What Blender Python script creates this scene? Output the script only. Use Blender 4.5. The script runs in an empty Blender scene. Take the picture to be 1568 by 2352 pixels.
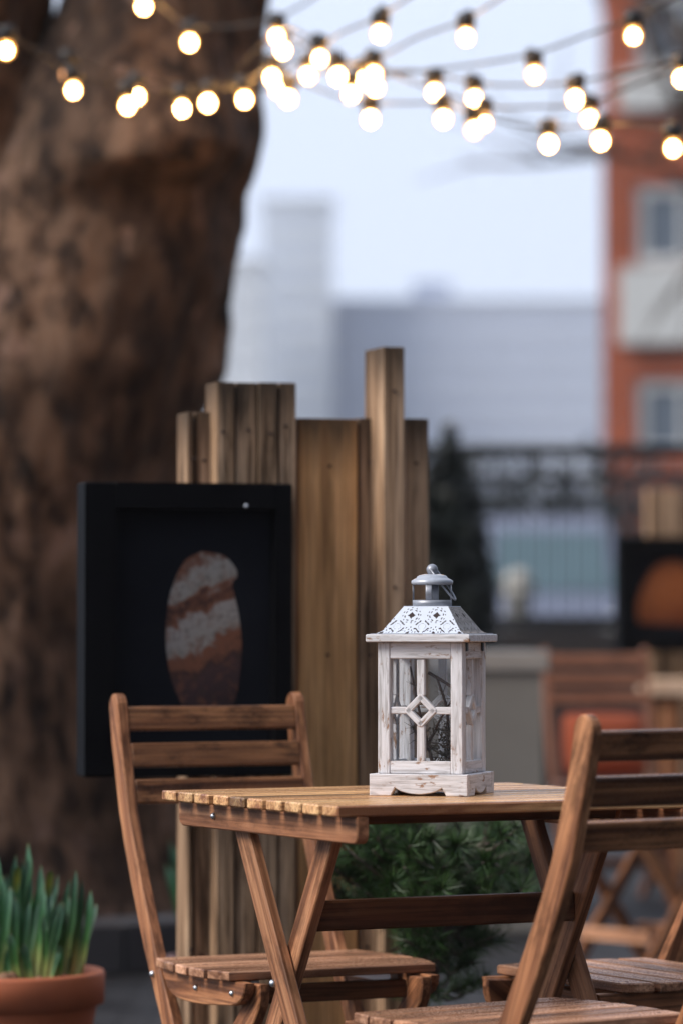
import bpy, bmesh, math, random
from mathutils import Vector, Matrix, noise
random.seed(7)
R = math.radians
SC = bpy.context.scene
COL = SC.collection

# ------------------------------------------------------------------ camera
F = 8820.0                                   # focal length in pixels of a 1568 x 2352 frame (135 mm on 36 mm)
TILT = math.atan(250 / F)
CAMZ = 0.98
cd = bpy.data.cameras.new("camera"); cam = bpy.data.objects.new("camera", cd); COL.objects.link(cam)
cd.sensor_fit = 'VERTICAL'; cd.sensor_height = 36; cd.sensor_width = 24; cd.lens = 135
cd.clip_start = 0.1; cd.clip_end = 5000
cd.dof.use_dof = True; cd.dof.focus_distance = 6.0; cd.dof.aperture_fstop = 2.8; cd.dof.aperture_blades = 9
cam.location = (0, 0, CAMZ); cam.rotation_euler = (math.pi / 2 + TILT, 0, 0)
SC.camera = cam

# ------------------------------------------------------------------ sky, sun, exposure
SUN_EL, SUN_AZ = R(38), R(-112)              # sun high on the left, a little behind the camera
W = bpy.data.worlds.new("World"); SC.world = W; W.use_nodes = True
nt = W.node_tree; nt.nodes.clear()
sky = nt.nodes.new('ShaderNodeTexSky'); sky.sky_type = 'NISHITA'; sky.sun_disc = False
sky.sun_elevation = SUN_EL; sky.sun_rotation = SUN_AZ; sky.air_density = 1.0; sky.dust_density = 4.0; sky.ozone_density = 1.0
sc_ = nt.nodes.new('ShaderNodeVectorMath'); sc_.operation = 'SCALE'; sc_.inputs['Scale'].default_value = 0.07
mix = nt.nodes.new('ShaderNodeMix'); mix.data_type = 'RGBA'; mix.inputs[0].default_value = 0.85
bg = nt.nodes.new('ShaderNodeBackground'); out = nt.nodes.new('ShaderNodeOutputWorld')
nt.links.new(sky.outputs[0], sc_.inputs[0]); nt.links.new(sc_.outputs[0], mix.inputs[6])
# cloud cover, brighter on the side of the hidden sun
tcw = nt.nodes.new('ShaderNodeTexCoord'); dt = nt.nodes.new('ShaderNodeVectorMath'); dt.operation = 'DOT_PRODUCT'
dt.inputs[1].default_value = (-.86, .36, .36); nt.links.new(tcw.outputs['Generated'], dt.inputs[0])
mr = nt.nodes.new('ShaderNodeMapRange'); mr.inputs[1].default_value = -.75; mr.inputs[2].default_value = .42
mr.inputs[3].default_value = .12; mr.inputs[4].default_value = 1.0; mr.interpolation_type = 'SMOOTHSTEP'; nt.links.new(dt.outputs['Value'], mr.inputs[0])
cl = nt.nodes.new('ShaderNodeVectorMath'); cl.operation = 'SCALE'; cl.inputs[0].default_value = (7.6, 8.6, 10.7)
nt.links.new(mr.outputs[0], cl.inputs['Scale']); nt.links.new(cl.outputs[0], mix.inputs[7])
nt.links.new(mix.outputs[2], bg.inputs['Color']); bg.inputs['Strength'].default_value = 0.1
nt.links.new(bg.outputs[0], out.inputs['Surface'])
sd = bpy.data.lights.new("sun", 'SUN'); sd.energy = 2.8; sd.angle = R(28); sd.color = (1, .93, .84)
sun = bpy.data.objects.new("sun", sd); COL.objects.link(sun)
sun_dir = Vector((math.sin(SUN_AZ) * math.cos(SUN_EL), math.cos(SUN_AZ) * math.cos(SUN_EL), math.sin(SUN_EL)))
sun.rotation_euler = sun_dir.to_track_quat('Z', 'Y').to_euler()
SC.view_settings.view_transform = 'Standard'; SC.view_settings.look = 'None'
SC.view_settings.exposure = 0.42; SC.view_settings.gamma = 1.0; SC.view_settings.use_curve_mapping = False
SC.render.engine = 'CYCLES'
SC.cycles.use_denoising = True; SC.cycles.max_bounces = 8; SC.cycles.transparent_max_bounces = 12
SC.cycles.sample_clamp_indirect = 4.0; SC.cycles.caustics_reflective = False; SC.cycles.caustics_refractive = False

# ------------------------------------------------------------------ placing
def ray(px, py):
    a = (px - 784) / F; b = (1176 - py) / F
    return Vector((a, math.cos(TILT) - b * math.sin(TILT), math.sin(TILT) + b * math.cos(TILT)))
def at(px, py, y):                            # the point of the place seen there, y metres away
    r = ray(px, py); k = y / r.y
    return Vector((r.x * k, y, CAMZ + r.z * k))
def on_plane(px, py, o, n):
    r = ray(px, py); c = Vector((0, 0, CAMZ)); k = (o - c).dot(n) / r.dot(n)
    return c + r * k
V = Vector

# ------------------------------------------------------------------ mesh building
def inset(poly, c):
    n = len(poly); o = []
    for i in range(n):
        p0, p, p1 = V(poly[i - 1]), V(poly[i]), V(poly[(i + 1) % n])
        d0 = (p - p0).normalized(); d1 = (p1 - p).normalized()
        n0 = V((-d0.y, d0.x)); n1 = V((-d1.y, d1.x)); b = n0 + n1
        k = max(0.35, b.dot(n0) / 1.0) if b.length > 1e-6 else 1
        o.append(p + b * (c / max(k, .5)))
    return o
def area(poly):
    return sum(poly[i - 1][0] * poly[i][1] - poly[i][0] * poly[i - 1][1] for i in range(len(poly))) / 2
class MB:
    def __init__(s): s.v = []; s.f = []; s.g = []; s.t = []; s.m = []; s.sm = []; s.e = []
    def grain(s, g):
        g = V(g).normalized(); h = g.orthogonal().normalized()
        if abs(g.z) < .9: h = g.cross(V((0, 0, 1))).normalized()
        k = g.cross(h); o = V((random.uniform(0, 50), random.uniform(0, 50), random.uniform(0, 50)))
        return lambda p: (p.dot(g) + o.x, p.dot(h) + o.y, p.dot(k) + o.z)
    def add(s, vs, fs, gp=None, tone=None, mi=0, smooth=False):
        b = len(s.v); t = random.random() if tone is None else tone
        for p in vs:
            p = V(p); s.v.append(p); s.g.append(gp(p) if gp else tuple(p)); s.t.append(t); s.e.append(0.0)
        for q in fs: s.f.append([b + i for i in q]); s.m.append(mi); s.sm.append(smooth)
    def prism(s, poly, O, A, B, T, t0, t1, c=.002, g=None, tone=None, mi=0, smooth=False, end=0):
        poly = [V(p) for p in poly]
        if area(poly) < 0: poly.reverse()
        O, A, B, T = V(O), V(A), V(B), V(T); gp = s.grain(g if g is not None else A)
        rings = [(inset(poly, c), t0), (poly, t0 + c), (poly, t1 - c), (inset(poly, c), t1)] if c > 0 else [(poly, t0), (poly, t1)]
        if end: rings[-2:-2] = [(poly, t1 - end)]
        n = len(poly); vs = []; fs = []
        for pl, t in rings: vs += [O + A * p.x + B * p.y + T * t for p in pl]
        for r in range(len(rings) - 1):
            for i in range(n): fs.append((r * n + i, r * n + (i + 1) % n, (r + 1) * n + (i + 1) % n, (r + 1) * n + i))
        fs.append(tuple(range(n))); fs.append(tuple((len(rings) - 1) * n + i for i in range(n)))
        k0 = len(s.e); s.add(vs, fs, gp, tone, mi, smooth)
        if end: s.e[k0 + (len(rings) - 2) * n:] = [1.0] * (2 * n)
    def bar(s, C, L, l, Wd, w, H, h, c=.002, tone=None, mi=0, end=0):   # centre, length dir+len, width dir+w, height dir+h
        L, Wd, H = V(L).normalized(), V(Wd).normalized(), V(H).normalized()
        a, b = w / 2, h / 2; e = min(c, a * .6, b * .6)
        poly = [(-a + e, -b), (a - e, -b), (a, -b + e), (a, b - e), (a - e, b), (-a + e, b), (-a, b - e), (-a, -b + e)]
        s.prism(poly, C, Wd, H, L, -l / 2, l / 2, e, g=L, tone=tone, mi=mi, end=end)
    def box(s, lo, hi, c=0.0, mi=0, tone=None):
        lo, hi = V(lo), V(hi); d = hi - lo
        ax = max(range(3), key=lambda i: d[i]); e = [V((1, 0, 0)), V((0, 1, 0)), V((0, 0, 1))]
        o = [i for i in range(3) if i != ax]
        s.prism([(-d[o[0]] / 2, -d[o[1]] / 2), (d[o[0]] / 2, -d[o[1]] / 2), (d[o[0]] / 2, d[o[1]] / 2), (-d[o[0]] / 2, d[o[1]] / 2)],
                (lo + hi) / 2, e[o[0]], e[o[1]], e[ax], -d[ax] / 2, d[ax] / 2, c, g=e[ax], mi=mi, tone=tone)
    def tube(s, pts, rad, n=8, tone=None, mi=0, cap=True, smooth=True, jit=0):
        pts = [V(p) for p in pts]; m = len(pts)
        if not hasattr(rad, '__len__'): rad = [rad] * m
        t0 = (pts[1] - pts[0]).normalized(); nx = t0.orthogonal().normalized(); vs = []; acc = 0; gl = []
        off = random.uniform(0, 40)
        for i, p in enumerate(pts):
            t = (pts[min(i + 1, m - 1)] - pts[max(i - 1, 0)]).normalized()
            nx = (nx - t * nx.dot(t)).normalized(); ny = t.cross(nx)
            if i: acc += (p - pts[i - 1]).length
            for k in range(n):
                a = 2 * math.pi * k / n; rr = rad[i] * (1 + random.uniform(-jit, jit))
                vs.append(p + (nx * math.cos(a) + ny * math.sin(a)) * rr); gl.append((acc + off, rad[i] * math.cos(a), rad[i] * math.sin(a)))
        fs = [(i * n + k, i * n + (k + 1) % n, (i + 1) * n + (k + 1) % n, (i + 1) * n + k) for i in range(m - 1) for k in range(n)]
        if cap: fs += [tuple(range(n)), tuple((m - 1) * n + k for k in range(n))]
        b = len(s.g); s.add(vs, fs, None, tone, mi, smooth); s.g[b:] = gl
    def lathe(s, prof, O=(0, 0, 0), n=24, mi=0, tone=None, smooth=True):
        O = V(O); m = len(prof)
        vs = [O + V((r * math.cos(2 * math.pi * k / n), r * math.sin(2 * math.pi * k / n), z)) for r, z in prof for k in range(n)]
        fs = [(i * n + k, i * n + (k + 1) % n, (i + 1) * n + (k + 1) % n, (i + 1) * n + k) for i in range(m - 1) for k in range(n)]
        fs += [tuple(range(n)), tuple((m - 1) * n + k for k in range(n))]
        s.add(vs, fs, None, tone, mi, smooth)
    def sphere(s, C, r, n=12, sz=1, mi=0, tone=None):
        s.lathe([(max(1e-4, r * math.sin(math.pi * i / n)), -r * sz * math.cos(math.pi * i / n)) for i in range(n + 1)], C, n + 4, mi, tone)
    def build(s, name, mats, parent=None, normals=True):
        me = bpy.data.meshes.new(name); me.from_pydata(s.v, [], s.f)
        for m in (mats if isinstance(mats, (list, tuple)) else [mats]): me.materials.append(m)
        me.polygons.foreach_set('material_index', s.m); me.polygons.foreach_set('use_smooth', s.sm)
        a = me.attributes.new('gp', 'FLOAT_VECTOR', 'POINT'); a.data.foreach_set('vector', [x for g in s.g for x in g])
        a = me.attributes.new('tone', 'FLOAT', 'POINT'); a.data.foreach_set('value', s.t)
        a = me.attributes.new('weather', 'FLOAT', 'POINT'); a.data.foreach_set('value', s.e)
        if normals:
            bm = bmesh.new(); bm.from_mesh(me); bmesh.ops.recalc_face_normals(bm, faces=bm.faces); bm.to_mesh(me); bm.free()
        o = bpy.data.objects.new(name, me); COL.objects.link(o)
        if parent: o.parent = parent
        return o
def thing(name, label, cat, loc=(0, 0, 0), rz=0, group=None, scale=1):
    o = bpy.data.objects.new(name, None); COL.objects.link(o); o.empty_display_size = .1
    o.location = loc; o.rotation_euler = (0, 0, rz); o.scale = (scale,) * 3
    o['label'] = label; o['category'] = cat
    if group: o['group'] = group
    return o
def tag(o, label, cat, group=None):
    o['label'] = label; o['category'] = cat
    if group: o['group'] = group
    return o
def structure(o): o['kind'] = 'structure'; return o
def dup(root, loc, rz, label, scale=1):
    r = root.copy(); COL.objects.link(r); r.location = loc; r.rotation_euler = (0, 0, rz); r.scale = (scale,) * 3; r['label'] = label
    def rec(src, dst):
        for ch in list(src.children):
            c = ch.copy(); COL.objects.link(c); c.parent = dst; rec(ch, c)
    rec(root, r)
    return r

# ------------------------------------------------------------------ materials
class NT:
    def __init__(s, name):
        s.m = bpy.data.materials.new(name); s.m.use_nodes = True; s.t = s.m.node_tree; s.n = s.t.nodes; s.n.clear()
        s.out = s.n.new('ShaderNodeOutputMaterial'); s.b = s.n.new('ShaderNodeBsdfPrincipled'); s.l(s.b.outputs[0], s.out.inputs[0])
    def l(s, a, b): s.t.links.new(a, b)
    def node(s, t, **k):
        n = s.n.new(t)
        for a, v in k.items(): setattr(n, a, v)
        return n
    def attr(s, n, o='Vector'): a = s.node('ShaderNodeAttribute'); a.attribute_name = n; return a.outputs[o]
    def mapping(s, v, scale): m = s.node('ShaderNodeMapping'); s.l(v, m.inputs[0]); m.inputs['Scale'].default_value = scale; return m.outputs[0]
    def noise(s, v, sc, det=4, rough=.55, dist=0):
        n = s.node('ShaderNodeTexNoise'); s.l(v, n.inputs['Vector']); n.inputs['Scale'].default_value = sc
        n.inputs['Detail'].default_value = det; n.inputs['Roughness'].default_value = rough; n.inputs['Distortion'].default_value = dist
        return n.outputs['Fac']
    def vor(s, v, sc, feat='F1'):
        n = s.node('ShaderNodeTexVoronoi'); n.feature = feat; s.l(v, n.inputs['Vector']); n.inputs['Scale'].default_value = sc; return n.outputs['Distance']
    def ramp(s, f, stops):
        r = s.node('ShaderNodeValToRGB'); s.l(f, r.inputs[0]); e = r.color_ramp.elements
        while len(e) < len(stops): e.new(.5)
        for x, (p, c) in zip(e, stops): x.position = p; x.color = (*c, 1) if len(c) == 3 else c
        return r.outputs[0]
    def mix(s, f, a, b, mode='MIX'):
        m = s.node('ShaderNodeMix', data_type='RGBA', blend_type=mode)
        for sock, v in ((0, f), (6, a), (7, b)):
            if hasattr(v, 'links'): s.l(v, m.inputs[sock])
            else: m.inputs[sock].default_value = v if sock == 0 else (*v, 1)
        return m.outputs[2]
    def math(s, op, a, b=0.0):
        m = s.node('ShaderNodeMath', operation=op)
        for i, v in enumerate((a, b)):
            if hasattr(v, 'links'): s.l(v, m.inputs[i])
            else: m.inputs[i].default_value = v
        return m.outputs[0]
    def bump(s, h, strength=.3, dist=.002):
        b = s.node('ShaderNodeBump'); b.inputs['Strength'].default_value = strength; b.inputs['Distance'].default_value = dist
        s.l(h, b.inputs['Height']); s.l(b.outputs[0], s.b.inputs['Normal'])
    def color(s, c):
        if hasattr(c, 'links'): s.l(c, s.b.inputs['Base Color'])
        else: s.b.inputs['Base Color'].default_value = (*c, 1)
    def set(s, **k):
        for a, v in k.items():
            i = s.b.inputs[a.replace('_', ' ')]
            if hasattr(v, 'links'): s.l(v, i)
            else: i.default_value = v
        return s
def bw(c): return (c, c, c)

def wood(name, light, mid, dark, rough=.5, streak=70, wet=0.0, stain=.35, tonevar=.35, along=9):
    s = NT(name); gp = s.attr('gp'); tone = s.attr('tone', 'Fac')
    fine = s.noise(s.mapping(gp, (5, streak * 3.2, streak * 3.2)), 1, 3)
    band = s.noise(s.mapping(gp, (1.6, streak * .55, streak * .55)), 1, 4, dist=.6)
    base = s.ramp(band, [(.36, dark), (.48, mid), (.61, light)])
    fm = s.ramp(fine, [(.46, bw(0)), (.66, bw(.75))])
    base = s.mix(fm, base, dark)
    st = s.noise(s.mapping(gp, (along, 24, 24)), 1, 6, .7)
    stm = s.ramp(st, [(.50, bw(0)), (.64, bw(1))])
    base = s.mix(s.math('MULTIPLY', stm, stain), base, tuple(x * .28 for x in dark))
    tv = s.ramp(tone, [(0, bw(1 - tonevar)), (.5, bw(1)), (1, bw(1 + tonevar * .6))])
    base = s.mix(1.0, base, tv, 'MULTIPLY')
    if along < 9:                                          # boards: rain-blackened tops that run down in streaks
        wz = s.math('ADD', s.attr('weather', 'Fac'), s.math('MULTIPLY', s.math('SUBTRACT', band, .5), 1.1))
        base = s.mix(s.ramp(wz, [(.35, bw(0)), (1.0, bw(.85))]), base, (.05, .036, .026))
    s.color(base)
    spec = s.noise(gp, 420 if wet else 120, 2)
    r = s.ramp(spec, [(.42, bw(rough)), (.62, bw(max(.1, rough - .3 * wet - .05)))])
    s.set(Roughness=r); s.b.inputs['Specular IOR Level'].default_value = .09 + .16 * wet
    h = s.math('ADD', s.math('MULTIPLY', fine, .5), band)
    if wet: h = s.math('ADD', h, s.math('MULTIPLY', s.ramp(spec, [(.5, bw(0)), (.66, bw(1))]), wet))
    s.bump(h, .35, .0015)
    return s.m
def plain(name, c, rough=.6, metal=0, var=.15, sc=30, bump=.1, spec=.5):
    s = NT(name); tc = s.node('ShaderNodeTexCoord').outputs['Object']
    n = s.noise(tc, sc, 4)
    s.color(s.mix(n, tuple(x * (1 - var) for x in c), tuple(min(1, x * (1 + var)) for x in c)))
    s.set(Roughness=rough, Metallic=metal); s.b.inputs['Specular IOR Level'].default_value = spec
    if bump: s.bump(n, bump, .002)
    return s.m
M = {}
M['chair_wood'] = wood('oiled acacia', (.54, .248, .116), (.36, .150, .069), (.12, .048, .025), .5, 60, .4, .6, .35)
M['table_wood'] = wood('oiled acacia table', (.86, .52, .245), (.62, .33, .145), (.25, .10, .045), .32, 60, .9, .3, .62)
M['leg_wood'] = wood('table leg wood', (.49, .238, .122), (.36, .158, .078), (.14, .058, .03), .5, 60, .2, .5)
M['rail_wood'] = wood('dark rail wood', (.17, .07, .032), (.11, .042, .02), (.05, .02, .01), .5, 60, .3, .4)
M['slat_wood'] = wood('chair slat wood', (.36, .16, .07), (.21, .085, .037), (.075, .029, .014), .42, 60, .9, .75)
M['seat_wood'] = wood('damp seat wood', (.72, .39, .235), (.52, .26, .145), (.2, .085, .045), .34, 60, .7, .45, .3)
M['grey_board'] = wood('weathered grey board', (.60, .40, .255), (.42, .262, .155), (.12, .070, .043), .8, 75, 0, .8, .35, 2.5)
M['amber_board'] = wood('amber board', (.80, .45, .205), (.64, .345, .145), (.40, .205, .09), .8, 80, 0, .45, .12, 2.0)
M['steel'] = plain('zinc steel', (.62, .64, .66), .3, 1, .1, 80, .05)
M['cap_tin'] = plain('whitish tin', (.42, .44, .485), .4, .3, .2, 200, .1)
M['tin'] = plain('greyed tin', (.30, .31, .345), .45, .5, .2, 200, .1)

def lantern_paint():
    s = NT('chipped white paint'); gp = s.attr('gp'); tc = s.node('ShaderNodeTexCoord').outputs['Object']
    gr = s.noise(s.mapping(gp, (14, 200, 200)), 1, 3, dist=1.2)
    w = s.ramp(gr, [(.32, (.43, .41, .41)), (.5, (.64, .625, .635)), (.66, (.74, .725, .745))])
    chip = s.noise(s.mapping(gp, (45, 140, 140)), 1, 5, .7)
    big = s.noise(tc, 30, 2)
    mk = s.ramp(s.math('ADD', s.math('MULTIPLY', chip, .7), s.math('MULTIPLY', big, .4)), [(.63, bw(0)), (.69, bw(1))])
    c = s.mix(mk, w, (.30, .17, .10))
    bv = s.node('ShaderNodeBevel'); bv.samples = 4; bv.inputs['Radius'].default_value = .0022
    ge = s.node('ShaderNodeNewGeometry'); dp = s.node('ShaderNodeVectorMath', operation='DOT_PRODUCT'); s.l(bv.outputs[0], dp.inputs[0]); s.l(ge.outputs['Normal'], dp.inputs[1])
    ed = s.ramp(dp.outputs['Value'], [(.80, bw(1)), (.97, bw(0))]); ew = s.ramp(s.noise(tc, 90, 4, .6), [(.45, bw(0)), (.58, bw(.85))])
    c = s.mix(s.math('MULTIPLY', ed, ew), c, (.36, .19, .10))
    s.color(c); s.set(Roughness=.62); s.bump(s.math('SUBTRACT', gr, s.math('MULTIPLY', mk, .6)), .5, .0012)
    return s.m
M['lantern_paint'] = lantern_paint()
M['lantern_white'] = plain('roof white enamel', (.58, .62, .70), .5, 0, .1, 120, .15)
M['lantern_hole'] = plain('rusty hole', (.035, .02, .018), .9)
M['rusty_white'] = plain('rust speckled tin', (.27, .235, .21), .6, .1, .8, 260, .4)
def glass():
    s = NT('thin glass'); s.n.remove(s.b)
    t = s.node('ShaderNodeBsdfTransparent'); g = s.node('ShaderNodeBsdfGlossy'); g.inputs['Roughness'].default_value = .05
    t.inputs[0].default_value = (.95, .96, .97, 1)
    m = s.node('ShaderNodeMixShader'); m.inputs[0].default_value = .035
    s.l(t.outputs[0], m.inputs[1]); s.l(g.outputs[0], m.inputs[2]); s.l(m.outputs[0], s.out.inputs[0])
    return s.m
M['glass'] = glass()
M['twig'] = plain('dry twig', (.06, .032, .022), .8, 0, .4, 90)
M['dry_needle'] = plain('dry needles', (.07, .05, .032), .7, 0, .4, 60)
M['black_frame'] = plain('black lacquered frame', (.0035, .0035, .0045), .6, 0, .3, 20, .03, .05)
M['black_print'] = plain('black print', (.009, .0098, .0135), .6, 0, .4, 8, 0, .06)
def stone_print(name, stops, H):
    s = NT(name); tc = s.node('ShaderNodeTexCoord').outputs['Object']; sx = s.node('ShaderNodeSeparateXYZ'); s.l(tc, sx.inputs[0])
    n = s.noise(tc, 17, 6, .6, .8); n2 = s.noise(tc, 80, 5, .7); n3 = s.noise(tc, 34, 5, .65)
    q = s.math('SUBTRACT', sx.outputs['Z'], s.math('MULTIPLY', sx.outputs['X'], .42))
    q = s.math('ADD', s.math('MULTIPLY', q, 1 / H), .5)
    q = s.math('ADD', q, s.math('MULTIPLY', s.math('SUBTRACT', n, .5), .34)); q = s.math('ADD', q, s.math('MULTIPLY', s.math('SUBTRACT', n2, .5), .12))
    col = s.ramp(q, stops)
    col = s.mix(s.ramp(n3, [(.50, bw(0)), (.64, bw(.6))]), col, stops[4][1] if len(stops) > 5 else stops[0][1])
    sp = s.ramp(n2, [(.50, bw(0)), (.66, bw(1))])
    col = s.mix(s.math('MULTIPLY', sp, .55), col, (.04, .026, .02))
    s.color(col); s.set(Roughness=.6); s.b.inputs['Specular IOR Level'].default_value = .2
    return s.m
G_, RU, DK = (.26, .232, .208), (.17, .066, .038), (.045, .023, .019)
M['stone_print'] = stone_print('banded stone print', [(.0, (.022, .012, .014)), (.17, (.045, .024, .026)), (.27, (.06, .03, .03)), (.31, DK), (.35, RU), (.43, RU), (.455, G_), (.62, (.29, .255, .235)), (.645, RU), (.70, DK), (.735, RU), (.77, G_), (.90, (.31, .285, .26)), (.97, RU)], .315)
M['orange_print'] = stone_print('orange stone print', [(0, (.2, .05, .016)), (.4, (.40, .12, .035)), (.7, (.45, .14, .045)), (1, (.3, .09, .03))], .24)

def bark():
    s = NT('mottled bark'); tc = s.node('ShaderNodeTexCoord').outputs['Object']
    st = s.mapping(tc, (1, 1, .45))
    a = s.noise(st, 13, 8, .66, .3); b = s.noise(st, 2.2, 3, .5); p = s.noise(s.mapping(tc, (1, 1, .7)), 7.5, 3, .5)
    c = s.ramp(a, [(.39, (.014, .009, .007)), (.47, (.082, .048, .031)), (.57, (.205, .126, .083))])
    c = s.mix(s.ramp(b, [(.38, bw(.7)), (.56, bw(0))]), c, (.024, .015, .012))
    c = s.mix(s.ramp(p, [(.62, bw(0)), (.68, bw(.75))]), c, (.23, .145, .11))
    s.color(c); s.set(Roughness=.85); s.b.inputs['Specular IOR Level'].default_value = .2
    s.bump(a, 1.0, .05)
    return s.m
M['bark'] = bark()
def ground_mat():
    s = NT('wet dark paving'); tc = s.node('ShaderNodeTexCoord').outputs['Object']
    n = s.noise(tc, 3, 5, .6); f = s.noise(tc, 60, 3)
    br = s.node('ShaderNodeTexBrick'); s.l(tc, br.inputs['Vector']); br.inputs['Scale'].default_value = 3.2
    br.inputs['Color1'].default_value = (.034, .033, .036, 1); br.inputs['Color2'].default_value = (.02, .0195, .022, 1)
    br.inputs['Mortar'].default_value = (.008, .008, .008, 1); br.inputs['Mortar Size'].default_value = .03
    c = s.mix(1.0, br.outputs['Color'], s.ramp(n, [(.3, bw(.55)), (.7, bw(1.25))]), 'MULTIPLY')
    s.color(c); s.set(Roughness=s.ramp(n, [(.35, bw(.45)), (.65, bw(.75))])); s.b.inputs['Specular IOR Level'].default_value = .18
    s.bump(s.math('ADD', s.math('MULTIPLY', br.outputs['Fac'], -1.0), s.math('MULTIPLY', f, .3)), .4, .006)
    return s.m
M['ground'] = ground_mat()
M['kerb'] = plain('worn kerb stone', (.024, .022, .025), .6, 0, .35, 14, .4)
M['soil'] = plain('dark soil', (.03, .019, .014), .9, 0, .5, 60, .8)
M['terracotta'] = plain('terracotta', (.45, .125, .05), .65, 0, .22, 16, .15)
M['pink_clay'] = plain('pale pink clay', (.2, .11, .11), .7, 0, .2, 20)
M['brown_clay'] = plain('brown glazed clay', (.1, .055, .03), .5, 0, .3, 12)
M['orange_clay'] = plain('orange glazed clay', (.42, .09, .03), .5, 0, .2, 12)
def leaf_mat(name, stops):
    s = NT(name); gp = s.attr('gp'); sx = s.node('ShaderNodeSeparateXYZ'); s.l(gp, sx.inputs[0])
    tone = s.attr('tone', 'Fac')
    c = s.ramp(sx.outputs[0], stops)
    c = s.mix(1.0, c, s.ramp(tone, [(0, bw(.6)), (1, bw(1.3))]), 'MULTIPLY')
    s.color(c); s.set(Roughness=.45); s.b.inputs['Subsurface Weight'].default_value = 0
    return s.m
M['daffodil'] = leaf_mat('daffodil leaf', [(0, (.40, .37, .15)), (.3, (.28, .33, .09)), (.48, (.05, .15, .035)), (.75, (.03, .11, .04)), (.95, (.09, .19, .12)), (1, (.16, .17, .08))])
M['bud'] = leaf_mat('yellowing bud', [(0, (.10, .2, .04)), (.5, (.28, .3, .03)), (1, (.1, .17, .03))])
M['needle'] = leaf_mat('pine needle', [(0, (.016, .032, .008)), (.5, (.03, .075, .015)), (1, (.065, .13, .035))])
M['shrub'] = leaf_mat('dark evergreen leaf', [(0, (.005, .008, .006)), (1, (.012, .018, .013))])
M['hedge'] = leaf_mat('hedge leaf', [(0, (.012, .018, .019)), (1, (.032, .044, .046))])
M['pine_bark'] = plain('grey pine bark', (.12, .095, .08), .85, 0, .4, 60, .5)
M['bulb_cap'] = plain('black socket', (.012, .01, .009), .5)
M['cable'] = plain('black cable', (.015, .013, .013), .5)
def emis(name, c, st):
    s = NT(name); s.color(c); s.b.inputs['Emission Color'].default_value = (*c, 1); s.b.inputs['Emission Strength'].default_value = st; return s.m
M['lamp'] = emis('warm lamp glass', (1, .45, .11), 18)
def lamp_glass(name, c, st, tr):
    s = NT(name); s.n.remove(s.b)
    t = s.node('ShaderNodeBsdfTransparent'); e = s.node('ShaderNodeEmission'); e.inputs[0].default_value = (*c, 1); e.inputs[1].default_value = st
    m = s.node('ShaderNodeMixShader'); m.inputs[0].default_value = 1 - tr
    s.l(t.outputs[0], m.inputs[1]); s.l(e.outputs[0], m.inputs[2]); s.l(m.outputs[0], s.out.inputs[0]); return s.m
M['lamp_glass'] = lamp_glass('amber lamp glass', (1, .42, .09), 3.2, .5)
M['filament'] = emis('glowing filament', (1, .52, .17), 150)
M['lamp_dim'] = emis('dim lamp glass', (1, .45, .18), 1.2)
def brick_mat():
    s = NT('orange brick'); tc = s.node('ShaderNodeTexCoord').outputs['Object']
    br = s.node('ShaderNodeTexBrick'); mp = s.node('ShaderNodeMapping'); s.l(tc, mp.inputs[0]); mp.inputs['Rotation'].default_value = (R(90), 0, 0)
    s.l(mp.outputs[0], br.inputs['Vector']); br.inputs['Scale'].default_value = 4
    br.inputs['Color1'].default_value = (.40, .082, .026, 1); br.inputs['Color2'].default_value = (.33, .066, .022, 1); br.inputs['Mortar'].default_value = (.32, .14, .08, 1)
    br.inputs['Mortar Size'].default_value = .012
    s.color(s.mix(1, br.outputs['Color'], s.ramp(s.noise(tc, .8, 3), [(.3, bw(.8)), (.7, bw(1.15))]), 'MULTIPLY')); s.set(Roughness=.8)
    return s.m
M['brick'] = brick_mat()
M['white_render'] = plain('white painted timber', (.62, .63, .62), .6, 0, .06, 2)
M['pane'] = plain('window pane', (.12, .15, .19), .15, 0, .2, .6, 0)
M['roof_dark'] = plain('dark roof', (.04, .028, .025), .7)
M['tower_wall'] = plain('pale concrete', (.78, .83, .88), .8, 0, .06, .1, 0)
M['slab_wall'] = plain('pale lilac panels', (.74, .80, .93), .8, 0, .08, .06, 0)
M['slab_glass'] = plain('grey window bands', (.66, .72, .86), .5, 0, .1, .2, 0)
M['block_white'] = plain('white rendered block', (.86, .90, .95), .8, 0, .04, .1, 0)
M['iron'] = plain('black iron', (.010, .011, .013), .5)
M['plinth'] = plain('dark brick plinth', (.025, .02, .02), .8, 0, .3, 8, .3)
M['planter'] = plain('grey planter board', (.25, .235, .205), .7, 0, .2, 6, .2)
M['planter_cap'] = plain('pale planter coping', (.38, .35, .31), .7, 0, .15, 10, .2)
M['van_paint'] = plain('silver blue van paint', (.20, .22, .30), .3, .1, .05, 2, 0)
M['van_glass'] = plain('van windscreen', (.13, .20, .23), .2, 0, .1, 2, 0, .3)
M['lampglass'] = plain('headlamp glass', (.8, .8, .78), .1)
M['bollard'] = plain('cream bollard paint', (.42, .40, .36), .6, 0, .1, 8)
M['rubber'] = plain('tyre rubber', (.012, .012, .012), .8)
M['plate'] = plain('pale plate', (.6, .6, .62), .5)

# ------------------------------------------------------------------ ground
mb = MB(); mb.add([(-600, -60, 0), (600, -60, 0), (600, 620, 0), (-600, 620, 0)], [(0, 1, 2, 3)], None, .5)
structure(mb.build('ground', M['ground']))

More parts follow.
